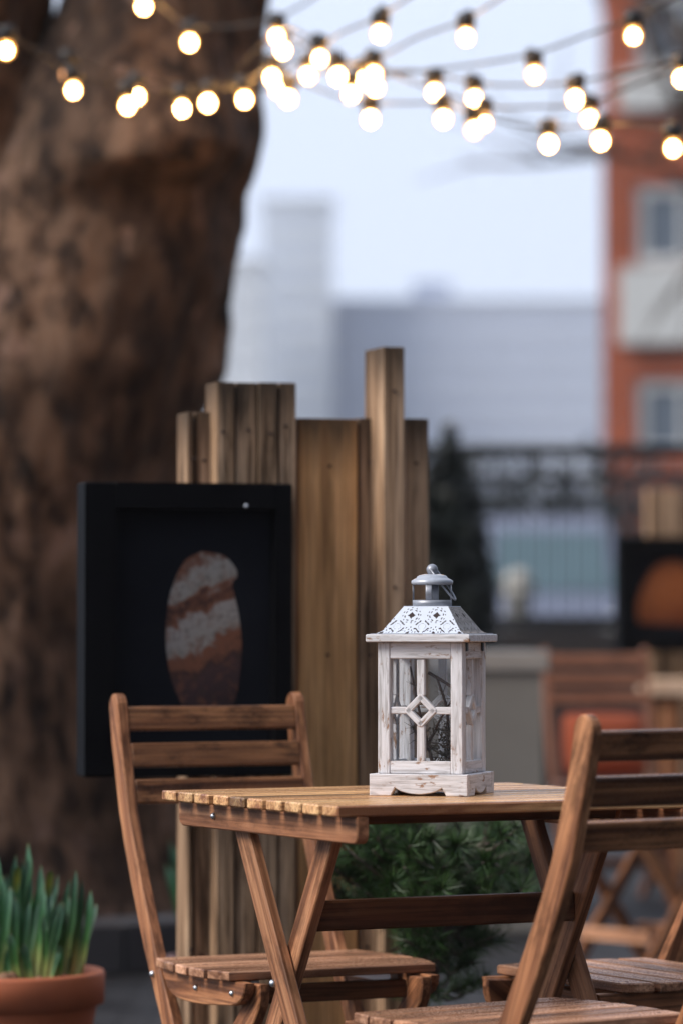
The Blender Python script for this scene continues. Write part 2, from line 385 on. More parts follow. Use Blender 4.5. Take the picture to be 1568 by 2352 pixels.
# ------------------------------------------------------------------ bistro table
X, Y, Z = V((1, 0, 0)), V((0, 1, 0)), V((0, 0, 1))
TL, TW, TH = .641, .614, .71
def make_table(label):
    t = thing('bistro_table', label, 'table', (-.0039, 5.5957, 0), .4812, 'folding wooden bistro tables')
    n = 10; pitch = TW / n; tones = [.6, .35, .55, .75, .02, .8, .5, .45, .7, .6]
    for i in range(n):                                    # slats run along x, y = 0 is the edge nearest the camera
        k = n - 1 - i
        y = TW - (i + .5) * pitch
        ln = TL - (.004 * random.random()); sh = random.uniform(-.003, .003)
        if i in (0, n - 1): ln -= .0
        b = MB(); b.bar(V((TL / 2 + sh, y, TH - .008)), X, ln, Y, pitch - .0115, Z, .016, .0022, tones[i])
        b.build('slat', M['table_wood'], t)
    for x0 in (.031, TL - .031 - .02):
        b = MB(); h = .040; r = .014; pts = []
        for cx, a0 in ((.002 + r, 180), (TW - .002 - r, 270)):
            for j in range(6): a = R(a0 + j * 18); pts.append((cx + r * math.cos(a), -h + r + r * math.sin(a)))
        pts += [(TW - .002, 0), (.002, 0)]
        b.prism(pts, V((x0, 0, TH - .0165)), Y, Z, X, 0, .02, .002, g=Y, tone=.55)
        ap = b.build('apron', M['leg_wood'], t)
        b = MB(); sx = x0 - .001 if x0 < .3 else x0 + .021
        b.sphere((sx, .481, .674), .0055, 8); b.build('bolt', M['steel'], ap)
    for a1, a2 in ((.053, .073), (TL - .071, TL - .091)):
        for xo, y0, y1 in ((a1, .455, .455 - .6 * .695), (a2, .159, .159 + .6 * .695)):
            p0 = V((xo + .009, y0, TH - .017)); p1 = V((xo + .009, y1 - (.0 if y0 > .3 else 0), 0.0))
            d = (p1 - p0); L = d.normalized(); w = .043
            hw = w / 2 / abs(L.z)
            b = MB(); b.prism([(y0 - hw, TH - .017), (y0 + hw, TH - .017), (y1 + hw, 0), (y1 - hw, 0)], V((xo, 0, 0)), Y, Z, X, 0, .018, .002, g=L)
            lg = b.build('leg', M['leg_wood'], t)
            if y0 > .3:
                b = MB(); b.sphere((xo - .001 if xo < .3 else xo + .019, .307 + .01, .425), .006, 8); b.build('bolt', M['steel'], lg)
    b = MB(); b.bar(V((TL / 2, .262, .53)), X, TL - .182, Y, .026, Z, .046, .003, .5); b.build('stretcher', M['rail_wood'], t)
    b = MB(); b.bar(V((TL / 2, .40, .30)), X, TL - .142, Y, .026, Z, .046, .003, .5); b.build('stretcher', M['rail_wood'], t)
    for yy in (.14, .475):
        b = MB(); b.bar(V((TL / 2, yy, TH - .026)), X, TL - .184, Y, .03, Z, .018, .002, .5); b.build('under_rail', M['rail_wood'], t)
    return t
table = make_table('wooden bistro table with slatted top carrying the white lantern')

# ------------------------------------------------------------------ folding chairs
REAR = [(.224, .824), (.212, .765), (.195, .709), (.178, .646), (.155, .589), (.126, .527), (.094, .465), (.062, .405), (.03, .355), (-.002, .305), (-.095, .15), (-.185, 0)]
FRONT = [(.1835, .824), (.171, .765), (.1545, .709), (.135, .646), (.110, .589), (.08, .527), (.047, .465), (.014, .405), (-.02, .355), (-.053, .305), (-.147, .15), (-.237, 0)]
def post_outline():
    top = []
    for k in range(1, 8):
        a = R(180 * k / 8); top.append((.204 - .0205 * math.cos(a) * 1.0 + 0, .826 + .026 * math.sin(a)))
    # front edge going up, rounded head, rear edge going down
    return [p for p in reversed(FRONT)] + top + REAR
def smooth_line(p, n=5):
    p = [V(q) for q in p]; o = []
    for i in range(len(p) - 1):
        a, b, c, d = p[max(i - 1, 0)], p[i], p[i + 1], p[min(i + 2, len(p) - 1)]
        for k in range(n):
            t = k / n
            o.append(.5 * ((2 * b) + (c - a) * t + (2 * a - 5 * b + 4 * c - d) * t * t + (3 * b - a - 3 * c + d) * t ** 3))
    o.append(p[-1]); return o
def ribbon(center, widths):
    c = smooth_line(center, 4); m = len(c); L = []; Rr = []
    for i, p in enumerate(c):
        t = (c[min(i + 1, m - 1)] - c[max(i - 1, 0)]).normalized(); n = V((-t.y, t.x)); f = i / (m - 1) * (len(widths) - 1)
        k = min(int(f), len(widths) - 2); w = widths[k] + (widths[k + 1] - widths[k]) * (f - k)
        L.append(p + n * w / 2); Rr.append(p - n * w / 2)
    return L + Rr[::-1]
def make_chair(label, loc, rz):
    t = thing('folding_chair', label, 'chair', loc, rz, 'folding wooden chairs around the tables')
    po = post_outline()
    for sgn in (-1, 1):
        x0 = .1625 if sgn > 0 else -.1825
        b = MB(); b.prism(po, V((x0, 0, 0)), Y, Z, X, 0, .02, .0022, g=V((0, .35, .9)), tone=.62 if sgn < 0 else .5)
        p = b.build('post', M['chair_wood'], t)
        b = MB(); b.sphere((sgn * .184, .025, .375), .0055, 8); b.build('bolt', M['steel'], p)
        # curved seat rail beside the post
        rail = [(-.0, .3885), (-.012, .371), (-.024, .358), (-.038, .349), (-.06, .343), (-.089, .340), (-.13, .339), (-.173, .340), (-.23, .344), (-.287, .348), (-.310, .353), (-.325, .361), (-.336, .372), (-.340, .3885)]
        b = MB(); xr = .1605 if sgn > 0 else -.1795
        b.prism(rail, V((xr, 0, 0)), Y, Z, X, 0, .019, .002, g=Y, tone=.55)
        r = b.build('seat_rail', M['chair_wood'], t)
        for by, bz in ((-.149, .366), (-.293, .369)):
            b = MB(); b.sphere((sgn * .180, by, bz), .0055, 8); b.build('bolt', M['steel'], r)
        # rear leg, hinged at the front of the seat rail
        b = MB(); xl = .139 if sgn > 0 else -.1575
        rl = ribbon([(-.325, .386), (-.322, .362), (-.290, .322), (-.245, .285), (-.12, .18), (.13, -.0)], [.05, .054, .05, .044, .042, .042])
        rl = [(a, max(0, z)) for a, z in rl]
        b.prism(rl, V((xl, 0, 0)), Y, Z, X, 0, .0185, .002, g=V((0, -.75, .6)), tone=.45)
        b.build('leg', M['chair_wood'], t)
        b = MB(); b.box((sgn * .128 - .008, -.27, .372), (sgn * .128 + .008, -.05, .386), .001); b.build('bracket', M['steel'], t)
    # seat: five slats, widening to the front, clipped corners
    n = 5; pitch = .307 / n
    for i in range(n):
        y = -(i + .5) * pitch; hw0 = .1905 + .0075 * i / 2 if i < 4 else .2095; hw0 = (.1905, .203, .209, .2115, .205)[i]; hw1 = (.200, .209, .2125, .208, .190)[i]
        w = pitch - .0095
        out_ = [(-hw0, y + w / 2), (hw0, y + w / 2), (hw1, y - w / 2), (-hw1, y - w / 2)]
        b = MB(); b.prism(out_, V((0, 0, .3895)), X, Y, Z, 0, .0155, .0022, g=X)
        s_ = b.build('seat_slat', M['seat_wood'], t)
        for sx in (-1, 1):
            b = MB(); b.lathe([(.0035, 0), (.0035, .0006)], (sx * .165, y, .4046), 8); b.build('screw', M['lantern_hole'], s_)
    # back slats
    for z0, z1, tn in ((.786, .829, .55), (.722, .765, .35), (.659, .702, .6)):
        zc = (z0 + z1) / 2; f = (zc - .646) / (.824 - .646); yc = .15 + .05 * f - .006
        tiltv = V((0, .22, .97)).normalized(); nrm = V((0, -.97, .22)).normalized()
        b = MB(); b.bar(V((0, yc, zc)), X, .326, nrm, .014, tiltv, z1 - z0, .0025, tn); b.build('back_slat', M['slat_wood'], t)
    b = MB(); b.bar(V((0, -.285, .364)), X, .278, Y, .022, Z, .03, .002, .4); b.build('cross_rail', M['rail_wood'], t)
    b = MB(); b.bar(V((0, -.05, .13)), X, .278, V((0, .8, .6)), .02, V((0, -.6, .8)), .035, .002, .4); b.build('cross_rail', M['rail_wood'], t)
    return t
chairA = make_chair('folding wooden chair behind the table, in front of the picture of the banded stone', (-.147, 6.663, 0), .459)
chairB = dup(chairA, (.352, 5.535, 0), R(217), 'folding wooden chair nearest the camera at the right edge, blurred, with its back to us')
chairC = dup(chairA, (.616, 6.42, 0), R(-61), 'folding wooden chair at the right end of the table, only its damp seat in view')
chairD = dup(chairA, (.925, 13.45, 0), R(7), 'blurred reddish folding chair far behind, right of the grey planter', 1.04)
M['red_wood'] = wood('dark red stained wood', (.42, .19, .115), (.32, .14, .085), (.17, .07, .04), .6, 60, .2, .4)
def restain(o):
    for c in o.children:
        if c.data and c.data.materials and c.data.materials[0] != M['steel'] and not c.name.startswith('screw'):
            c.data = c.data.copy(); c.data.materials[0] = M['red_wood']
        restain(c)
restain(chairD)
M['pale_wood'] = wood('pale plank wood', (.85, .62, .45), (.74, .5, .34), (.5, .32, .2), .45, 30, .3, .3)
tf = at(1494, 1600, 14.0)
table2 = thing('plank_table', 'blurred table with a thick pale wooden top at the right edge', 'table', (tf.x, 14.0, 0), R(1))
b = MB(); b.bar(V((.6, .27, .735)), X, 1.2, Y, .54, Z, .055, .004, .6); b.build('tabletop', M['pale_wood'], table2)
for lx_, ly_ in ((.08, .06), (1.12, .06), (.08, .48), (1.12, .48)):
    b = MB(); b.bar(V((lx_, ly_, .353)), Z, .706, X, .06, Y, .06, .004); b.build('leg', M['chair_wood'], table2)

# ------------------------------------------------------------------ white lantern
LA = V((.1411, 6.0011, TH)); lt = -.301
lan = thing('lantern', 'white chipped wooden lantern with pierced tin roof standing on the table', 'lantern', LA, lt)
BW = .157 / 2
def side_dirs():
    for k in range(4):
        a = k * math.pi / 2; yield V((math.cos(a), math.sin(a), 0)), V((math.sin(a), -math.cos(a), 0))    # along, outward
def footed():
    h = .0335; w = BW; pts = [(-w, 0), (-w + .034, 0), (-w + .041, .0125)]
    for k in range(0, 13):
        x = -w + .043 + (2 * w - .086) * k / 12; q = (k / 12 - .5) * 2
        pts.append((x, .0110 - .0085 * (1 - q * q) ** .8))
    pts += [(w - .041, .0125), (w - .034, 0), (w, 0), (w, h), (-w, h)]
    return pts
b = MB()
for k, (al, no) in enumerate(side_dirs()):
    pts = footed() if k % 2 == 0 else [(a * (BW - .0135) / BW, c) for a, c in footed()]
    b.prism(pts, no * (BW - .013), al, Z, no, 0, .013, .0012, g=al)
b.bar(V((0, 0, .0295)), X, 2 * BW - .027, Y, 2 * BW - .027, Z, .0075, .001)
b.build('base', M['lantern_paint'], lan)
HB = .136 / 2; z0, z1 = .0337, .2369; st = .0195
b = MB()
for sx in (-1, 1):
    for sy in (-1, 1):
        b.bar(V((sx * (HB - st / 2), sy * (HB - st / 2), (z0 + z1) / 2)), Z, z1 - z0, X, st, Y, st, .0014)
b.build('corner_post', M['lantern_paint'], lan)
for k, (al, no) in enumerate(side_dirs()):
    ow = HB - st                                          # half opening
    b = MB(); c0 = no * (HB - .0065)
    b.bar(c0 + Z * (z0 + .0099), al, 2 * ow, no, .011, Z, .0197, .0012)
    b.bar(c0 + Z * (z1 - .0128), al, 2 * ow, no, .011, Z, .0255, .0012)
    zc = z0 + .0197 + .158 / 2 - .001; dh = .0245; mw = .0125; c1 = no * (HB - .0075)
    for s_ in (-1, 1):
        lo = zc + s_ * dh * .93; hi = zc + s_ * .0789; b.bar(c1 + Z * ((lo + hi) / 2), Z, abs(hi - lo), al, mw, no, .009, .001)
        b.bar(c1 + al * s_ * (dh * .93 + ow) / 2 + Z * zc, al, ow - dh * .93, Z, .0112, no, .009, .001)
    for q in range(4):
        a = math.pi / 4 + q * math.pi / 2; d = al * math.cos(a) + Z * math.sin(a); tdir = al * -math.sin(a) + Z * math.cos(a)
        b.bar(c1 + no * .0012 + Z * zc + d * .0145, tdir, .0345, d, .0098, no, .0095, .001)
    wf = b.build('window_frame', M['lantern_paint'], lan)
    b = MB(); g0 = no * (HB - .0155)
    b.bar(g0 + Z * ((z0 + z1) / 2), Z, .165, al, 2 * ow + .004, no, .0015, .0003); b.build('pane', M['glass'], wf)
b = MB()
for sx in (-.047, .047): b.box((HB, sx - .005, z1 - .014), (HB + .002, sx + .005, z1 - .001), .0004)
b.build('hinge', M['iron'], lan)
LW = .1667 / 2
b = MB(); b.bar(V((0, 0, z1 + .0063)), X, 2 * LW, Y, 2 * LW, Z, .0122, .0015); b.build('ledge', M['lantern_paint'], lan)
# tin roof, a frustum whose faces are pierced
zr0, zr1 = z1 + .0126, z1 + .0126 + .0425; r0, r1 = .132 / 2, .072 / 2
def pattern(u, v):                                        # metres along the face, up the slope
    P = .040
    m = lambda x: (x + P / 2) % P - P / 2
    dx, dy = m(u), v - .0145                              # medallions
    l1 = abs(dx) + abs(dy)
    if .0125 < l1 < .0153 and abs(abs(dx) - abs(dy)) < .0085: return 1
    rr = math.hypot(dx, dy)
    if .0052 < rr < .0060: return 2
    ex, ey = m(u + P / 2), v - .0355
    if abs(ex) ** .8 + abs(ey) ** .8 < .0068 ** .8: return 1
    re = math.hypot(ex, ey); ph = math.atan2(ey, ex)
    if .0098 < re < .0116 and math.sin(8 * ph) > .1: return 1
    if .0135 < re < .0150 and math.sin(12 * ph + 1) > .45: return 1
    fx, fy = m(u + P / 2), v - .002
    rf = math.hypot(fx, fy)
    if .0060 < rf < .0078 and math.sin(8 * math.atan2(fy, fx)) > .2: return 1
    if rf < .0028: return 1
    if .0105 < rf < .012 and math.sin(10 * math.atan2(fy, fx)) > .5: return 1
    return 0
b = MB(); NU, NV = 110, 40; slope = math.hypot(zr1 - zr0, r0 - r1)
for k, (al, no) in enumerate(side_dirs()):
    base = len(b.v); vs = []; fs = []; ms = []
    for j in range(NV + 1):
        q = j / NV; rr = r0 + (r1 - r0) * q; zz = zr0 + (zr1 - zr0) * q
        if q < .12: rr += (.12 - q) * .05                 # little flare at the eaves
        for i in range(NU + 1): vs.append(al * rr * (2 * i / NU - 1) + no * rr + Z * zz)
    for j in range(NV):
        for i in range(NU):
            q = (j + .5) / NV; hw = r0 + (r1 - r0) * q; u = hw * (2 * (i + .5) / NU - 1); p = pattern(u, q * slope)
            fs.append((j * (NU + 1) + i, j * (NU + 1) + i + 1, (j + 1) * (NU + 1) + i + 1, (j + 1) * (NU + 1) + i)); ms.append(1 if p == 1 else (3 if p == 2 else (0 if k != 1 else 2)))
    b.add(vs, fs, None, .5)
    b.m[-len(ms):] = ms
b.bar(V((0, 0, zr1 + .0004)), X, 2 * r1, Y, 2 * r1, Z, .0012, .0002, .5, 0)
b.bar(V((0, 0, zr0 + .0006)), X, .155, Y, .155, Z, .001, .0002, .5, 3)
b.build('roof', [M['lantern_white'], M['lantern_hole'], M['rusty_white'], M['tin']], lan)
zc0 = zr1 + .001
b = MB(); rc = .0305; NS = 40
def ringwall(b, r, za, zb, a0=0, a1=2 * math.pi, n=40, th=.0008):
    vs = []; fs = []
    for i in range(n + 1):
        a = a0 + (a1 - a0) * i / n; c, s_ = math.cos(a), math.sin(a)
        vs += [(r * c, r * s_, za), (r * c, r * s_, zb), ((r - th) * c, (r - th) * s_, zb), ((r - th) * c, (r - th) * s_, za)]
    for i in range(n):
        o = i * 4; p = o + 4
        for k in range(4): fs.append((o + k, o + (k + 1) % 4, p + (k + 1) % 4, p + k))
    fs += [(0, 1, 2, 3), (n * 4, n * 4 + 1, n * 4 + 2, n * 4 + 3)]
    b.add(vs, fs, None, .5, 0, True)
ringwall(b, rc, zc0, zc0 + .0095)
for k in range(4):
    a = math.pi / 2 * k - 1.47; ringwall(b, rc, zc0 + .0093, zc0 + .0345, a - .17, a + .17, 6)
cup = b.build('chimney', M['tin'], lan)
b = MB(); zz = zc0 + .0335
b.lathe([(.0005, .006), (rc + .0005, 0), (rc + .002, .0015), (rc + .002, .006), (rc - .002, .0085), (rc - .006, .0105), (rc - .0075, .013), (rc - .010, .0145), (.012, .0165), (.0005, .017)], (0, 0, zz), 36)
b.build('cap', M['cap_tin'], cup)
b = MB(); b.sphere((0, 0, zz + .0235), .0090, 14); b.lathe([(.006, 0), (.0065, .0035), (.005, .004)], (0, 0, zz + .0155), 16); b.build('knob', M['tin'], cup)
b = MB(); hz = zz + .0235; hp = []
dd = V((.036, -.004, -.047)); sdv = V((.25, .96, 0))
for k in range(25):
    a = math.pi * k / 24; w_ = .017 * math.sin(a) ** .6
    f = (1 - math.cos(a)) / 2
    hp.append(V((0, -.009, hz)) + dd * math.sin(math.pi * k / 24) ** .55 * (1.0) + sdv * (.018 * (f * 1.0)))
b.tube(hp, .0016, 8, .5); b.build('handle', M['tin'], lan)
tw = thing('twig_bundle', 'dried pine twigs standing inside the white lantern', 'twigs', LA + V((0, 0, .0340)), lt)
b = MB()
def twig(pts, r0_, r1_):
    s_ = smooth_line(pts, 5); b.tube(s_, [r0_ + (r1_ - r0_) * i / (len(s_) - 1) for i in range(len(s_))], 6, jit=.15); return s_
t1 = twig([(.0, .012, .002), (-.012, .005, .055), (-.022, -.008, .11), (-.034, -.005, .165)], .0032, .0018)
t2 = twig([(.028, .0, .002), (.022, .01, .05), (.026, -.01, .1), (.012, -.02, .15)], .0034, .0018)
t3 = twig([(-.03, .02, .004), (-.005, .0, .045), (.02, -.02, .085), (.044, -.028, .12)], .0028, .0016)
t4 = twig([(-.025, -.02, .07), (-.015, -.01, .05), (.01, .0, .03), (.035, .01, .02)], .002, .0012)
t5 = twig([(.0, -.02, .155), (.02, -.025, .145), (.042, -.03, .132)], .003, .0024)
b.build('twig', M['twig'], tw)
b = MB(); random.seed(3)
for line in (t2, t3, t4, t1):
    for p in line[::2]:
        if p.z > .105 and random.random() < .7: continue
        for q in range(9):
            d = V((random.gauss(0, 1), random.gauss(0, 1), random.gauss(.2, 1))).normalized(); e = p + d * random.uniform(.008, .02)
            e.x = max(-.045, min(.045, e.x)); e.y = max(-.045, min(.045, e.y)); e.z = max(.002, e.z)
            b.tube([p, e], [.0006, .0003], 3, cap=False)
for q in range(170):
    p = V((random.uniform(.005, .042), random.uniform(-.03, .02), random.uniform(.01, .075))); d = V((random.gauss(0, 1), random.gauss(0, 1), random.gauss(0, .8))).normalized() * random.uniform(.006, .014)
    e = p + d; e.x = min(.045, e.x); e.z = max(.002, e.z); b.tube([p, e], [.0016, .0008], 3, cap=False)
b.build('needles', M['dry_needle'], tw)

# ------------------------------------------------------------------ plank screen and framed picture
SA = R(17); su = V((math.cos(SA), math.sin(SA), 0)); sv = V((-math.sin(SA), math.cos(SA), 0))
so = at(590, 1000, 7.32); so.z = 0
scr = thing('plank_screen', 'screen of upright weathered planks of uneven height behind the table', 'wooden screen', so, SA)
def splane(px, py, fwd):                                  # point of the screen plane, fwd metres in front of it -> local x, z
    o = so - sv * fwd; p = on_plane(px, py, o, -sv); d = p - so; return d.dot(su), p.z
planks = [  # left px, right px, top px, distance in front of the screen's plane, depth, board
    (431, 446, 946, .010, .085, 'grey'), (447, 492, 946, .0, .05, 'grey'),
    (497, 541, 877, .050, .085, 'grey'), (542, 592, 878, .045, .08, 'grey'), (593, 640, 878, .05, .085, 'grey'), (641, 682, 879, .043, .08, 'grey'),
    (684, 822, 960, .012, .05, 'amber'), (823, 874, 960, .006, .05, 'grey'),
    (878, 930, 796, .085, .12, 'grey'), (931, 985, 961, .0, .05, 'grey')]
for l_, r_, t_, fw, dp, kind in planks:
    x0, zt = splane(l_, t_, fw); x1, _ = splane(r_, t_, fw)
    b = MB(); b.bar(V(((x0 + x1) / 2, -fw + dp / 2, zt / 2)), Z, zt, X, x1 - x0 - .0035, Y, dp, .0015, (.3, .75, .45, .6, .2, .7, .6, .35, .6, 1.0)[[q[0] for q in planks].index(l_)], 0, .16)
    pk = b.build('plank', M[kind + '_board'], scr)
    for zz in (zt - .09, zt - .45, .35):
        b = MB(); b.sphere(((x0 + x1) / 2 + random.uniform(-.006, .006), -fw - .0004, zz + random.uniform(-.01, .01)), .0036, 8, .9); b.build('nail', M['lantern_hole'], pk)
for zz in (.35, .95): 
    b = MB(); b.bar(V((.1, .075, zz)), X, .38, Y, .04, Z, .07, .003); b.build('batten', M['grey_board'], scr)

def framed(name, label, o, ang, w, h, dp, border_l, border_r, border_t, border_b, printer):
    t = thing(name, label, 'framed picture', o, ang, 'black framed stone pictures')
    b = MB(); x0, x1 = -w / 2, w / 2
    b.box((x0, 0, 0), (x0 + border_l, dp, h), .003); b.box((x1 - border_r, 0, 0), (x1, dp, h), .003)
    b.box((x0 + border_l, .0, h - border_t), (x1 - border_r, dp, h), .002); b.box((x0 + border_l, .0, 0), (x1 - border_r, dp, border_b), .002)
    b.build('frame', M['black_frame'], t)
    b = MB(); b.box((x0 + border_l + .0005, dp - .03, border_b + .0005), (x1 - border_r - .0005, dp - .012, h - border_t - .0005), .0)
    pn = b.build('print', M['black_print'], t)
    printer(t, pn, x0 + border_l, x1 - border_r, border_b, h - border_t, dp - .0305)
    return t
def stone_shape(outline, mat, cx, cz, sw, sh):
    def f(t, pn, x0, x1, z0, z1, y):
        b = MB(); pts = [V(((q[0]) * sw, (q[1]) * sh)) for q in outline]; pts = smooth_line(pts + [pts[0]], 6)[:-1]
        b.prism(pts, V((0, 0, 0)), X, Z, -Y, 0, .0012, 0, g=X)
        o = b.build('stone_image', mat, t); o.location = (x0 + (x1 - x0) * cx, y, z0 + (z1 - z0) * cz); return o
    return f
fo = at(435, 1450, 7.17)
frame_top = at(435, 1109, 7.17).z; frame_bot = at(435, 1783, 7.17).z
egg = [(-.03, .5), (.24, .475), (.40, .40), (.42, .345), (.36, .30), (.43, .15), (.475, 0), (.48, -.12), (.44, -.3), (.36, -.44), (.15, -.53), (-.1, -.52), (-.28, -.42), (-.43, -.25), (-.49, -.05), (-.47, .15), (-.40, .30), (-.25, .44)]
fr = framed('framed_picture', 'black box frame with a picture of a grey and rust banded stone', V((fo.x, fo.y, frame_bot)), R(15), .396, frame_top - frame_bot, .075, .058, .032, .048, .05,
            stone_shape(egg, M['stone_print'], .585, .475, .150, .315))
b = MB(); b.sphere((.109, -.0006, frame_top - frame_bot - .042), .0035, 8); b.build('nail_head', M['lantern_white'], fr)

# second screen and picture far right
s2 = thing('plank_screen', 'blurred wooden plank screen at the right edge carrying the orange picture', 'wooden screen', (1.69, 15.3, 0), R(12))
random.seed(5)
for i, (w_, h_, kind) in enumerate(((.16, 1.50, 'grey'), (.14, 1.46, 'grey'), (.15, 1.52, 'amber'), (.15, 1.46, 'amber'), (.14, 1.62, 'grey'), (.16, 1.5, 'grey'))):
    b = MB(); b.bar(V((-.42 + .153 * i, 0, h_ / 2)), Z, h_, X, w_ - .01, Y, .05, .003); b.build('plank', M[kind + '_board'], s2)
dome = [(-.5, -.5), (-.52, -.2), (-.4, .15), (-.2, .42), (.05, .5), (.3, .4), (.47, .1), (.52, -.25), (.45, -.5), (0, -.53)]
f2o = at(1540, 1500, 14.95)
framed('framed_picture', 'blurred black frame with a picture of an orange rounded stone', V((f2o.x, f2o.y, at(1540, 1498, 14.95).z)), R(12), .42, .45, .07, .045, .045, .045, .05,
       stone_shape(dome, M['orange_print'], .52, .52, .25, .24))

# ------------------------------------------------------------------ the old tree
def make_trunk():
    t = thing('tree', 'huge old mottled plane tree trunk behind the picture frame', 'tree', (0, 0, 0))
    def edge(z, tab):
        for (a, b_), (c, d) in zip(tab, tab[1:]):
            if z <= c: k = (z - a) / (c - a); return b_ + (d - b_) * k
        return tab[-1][1]
    right = [(0, -.36), (.15, -.44), (.5, -.50), (1.0, -.52), (1.41, -.49), (1.76, -.385), (2.16, -.325), (2.34, -.30), (2.51, -.285), (2.72, -.238), (2.92, -.198), (5.2, -.05)]
    rad = [(0, 1.0), (.15, .9), (.5, .80), (1.2, .74), (1.7, .66), (2.1, .54), (2.4, .44), (2.92, .34), (5.2, .27)]
    def tube_disp(cent, rads, zs, name, parent, bulges=(), n=260, amp=.05, seed=0):
        b = MB(); vs = []; fs = []; m = len(zs)
        for i, z in enumerate(zs):
            cx, cy = cent(z); rr = rads(z)
            for k in range(n):
                a = 2 * math.pi * k / n; p = V((cx + rr * math.cos(a), cy + rr * math.sin(a), z))
                q = V((p.x * 1.0, p.y * 1.0, z * .6)) + V((seed, 0, 0))
                d = amp * noise.fractal(q * 2.4, 1.0, 2.1, 4) + amp * .45 * noise.noise(q * 8) + amp * .35 * abs(noise.noise(V((q.x * 16, q.y * 16, q.z * 9))))
                d += .035 * math.cos(a * 5 + z * .8 + seed) * max(0, 1 - z / 1.2)
                if math.sin(a) < 0:
                    for bx, bz, ba, bwid in bulges:
                        ex = math.exp(-((p.x - bx) / bwid) ** 2); dz = z - bz
                        prof = math.exp(-(dz / .34) ** 2) if dz > 0 else max(0, 1 + dz / .07)
                        d += ba * ex * prof
                vs.append(V((cx + (rr + d) * math.cos(a), cy + (rr + d) * math.sin(a), z)))
        fs = [(i * n + k, i * n + (k + 1) % n, (i + 1) * n + (k + 1) % n, (i + 1) * n + k) for i in range(m - 1) for k in range(n)]
        fs.append(tuple((m - 1) * n + k for k in range(n)))
        b.add(vs, fs, None, .5, 0, True); return b.build(name, M['bark'], parent)
    zs = [i * .02 for i in range(151)] + [3.0 + i * .12 for i in range(1, 19)]
    tr = tube_disp(lambda z: (edge(z, right) - edge(z, rad), 12.0), lambda z: edge(z, rad), zs, 'trunk', t,
              [(-.62, 2.36, .17, .2), (-.45, 2.42, .08, .13), (-.78, 2.3, .06, .14)])
    lr = [(1.3, .46), (2.0, .42), (3.0, .34), (5.2, .24)]
    lx = [(1.3, -1.45), (2.0, -1.42), (2.6, -1.33), (3.0, -1.27), (5.2, -1.5)]
    tube_disp(lambda z: (edge(z, lx), 11.95), lambda z: edge(z, lr), [1.3 + i * .04 for i in range(98)], 'limb', t, seed=9)
    random.seed(11); b = MB()
    for base, r0_ in ((V((-.32, 12, 4.9)), .2), (V((-1.5, 11.95, 4.9)), .19)):
        for k in range(6):
            p = base.copy(); d = V((random.uniform(-.7, .7), random.uniform(-.6, .6), 1)).normalized(); pts = [p.copy()]
            for q in range(8): d = (d + V((random.gauss(0, .2), random.gauss(0, .2), .05))).normalized(); p = p + d * .45; pts.append(p.copy())
            b.tube(pts, [r0_ * .7 * (1 - i / 9) + .01 for i in range(9)], 8)
            for q in (3, 5, 6):
                d2 = V((random.gauss(0, 1), random.gauss(0, 1), .6)).normalized(); pp = [pts[q] + d2 * .3 * i + V((0, 0, .03 * i * i)) for i in range(6)]
                b.tube(pp, [.04 * (1 - i / 6) + .004 for i in range(6)], 6)
    b.build('crown', M['bark'], t)
make_trunk()
b = MB(); n = 28                                         # stone edging round the tree pit
tk = thing('kerb', 'low worn stone kerb ring around the foot of the big tree', 'kerb', (-1.25, 12.0, 0))
for k in range(n):
    a0 = 2 * math.pi * k / n + .003; a1 = 2 * math.pi * (k + 1) / n - .003; ri, ro = 1.28, 1.5
    b.prism([(ri * math.cos(a0), ri * math.sin(a0)), (ro * math.cos(a0), ro * math.sin(a0)), (ro * math.cos(a1), ro * math.sin(a1)), (ri * math.cos(a1), ri * math.sin(a1))],
            V((0, 0, 0)), X, Y, Z, 0, .145, .008, g=Z)
b.build('stone', M['kerb'], tk)
b = MB(); b.lathe([(.001, .09), (1.275, .085)], (-1.25, 12.0, 0), 40); structure(b.build('soil_bed', M['soil']))

# ------------------------------------------------------------------ string lights
def string(label, anchors, bulbs, dim=()):               # anchors, bulbs: (px, py, distance)
    pts = [at(*a) for a in anchors]; line = smooth_line(pts, 10)
    t = thing('string_light', label, 'string light', line[0], 0, 'strings of warm bulbs over the terrace'); o = line[0]
    b = MB(); b.tube([p - o for p in line], .0038, 6, .5); b.build('cable', M['cable'], t)
    for i, (bx, by, d) in enumerate(bulbs):
        c = at(bx, by, d)
        # hang the socket from the cable right above the bulb
        k = min(range(len(line)), key=lambda j: abs(784 + F * line[j].x / line[j].y - bx)); cp = line[k]
        c.y = cp.y; c.x = at(bx, by, cp.y).x; c.z = at(bx, by, cp.y).z
        top = max(c.z + .065, min(cp.z, c.z + .09)); jx = random.uniform(-.012, .012)
        b = MB(); k_ = random.uniform(.86, .98)
        b.lathe([(r_ * k_, z_ * k_) for r_, z_ in [(.0005, -.0225), (.008, -.021), (.0155, -.016), (.0205, -.008), (.0222, .001), (.0205, .010), (.016, .018), (.0125, .024), (.012, .03)]], c - o, 14)
        u_ = b.build('bulb', M['lamp_dim'] if i in dim else M['lamp_glass'], t)
        b = MB(); b.tube([V((cp.x, cp.y, max(cp.z, top))) - o, V((c.x + jx * .3, c.y, top - .006)) - o, V((c.x, c.y, c.z + .022)) - o], [.014, .024, .024], 10)
        b.build('socket', M['bulb_cap'], u_)
        if i not in dim:
            b = MB(); b.sphere(c - o, random.uniform(.0135, .0160), 8, 1.15); b.build('filament', M['filament'], u_)
random.seed(21)
string('string of lit bulbs rising to the upper right, one bulb beside the tree top', [(500, 210, 10.6), (640, 70, 10.3), (735, 98, 10), (790, 72, 9.8), (868, 38, 9.6), (960, -20, 9.3), (1100, -120, 9)],
       [(636, 85, 0), (735, 135, 0), (872, 78, 0)])
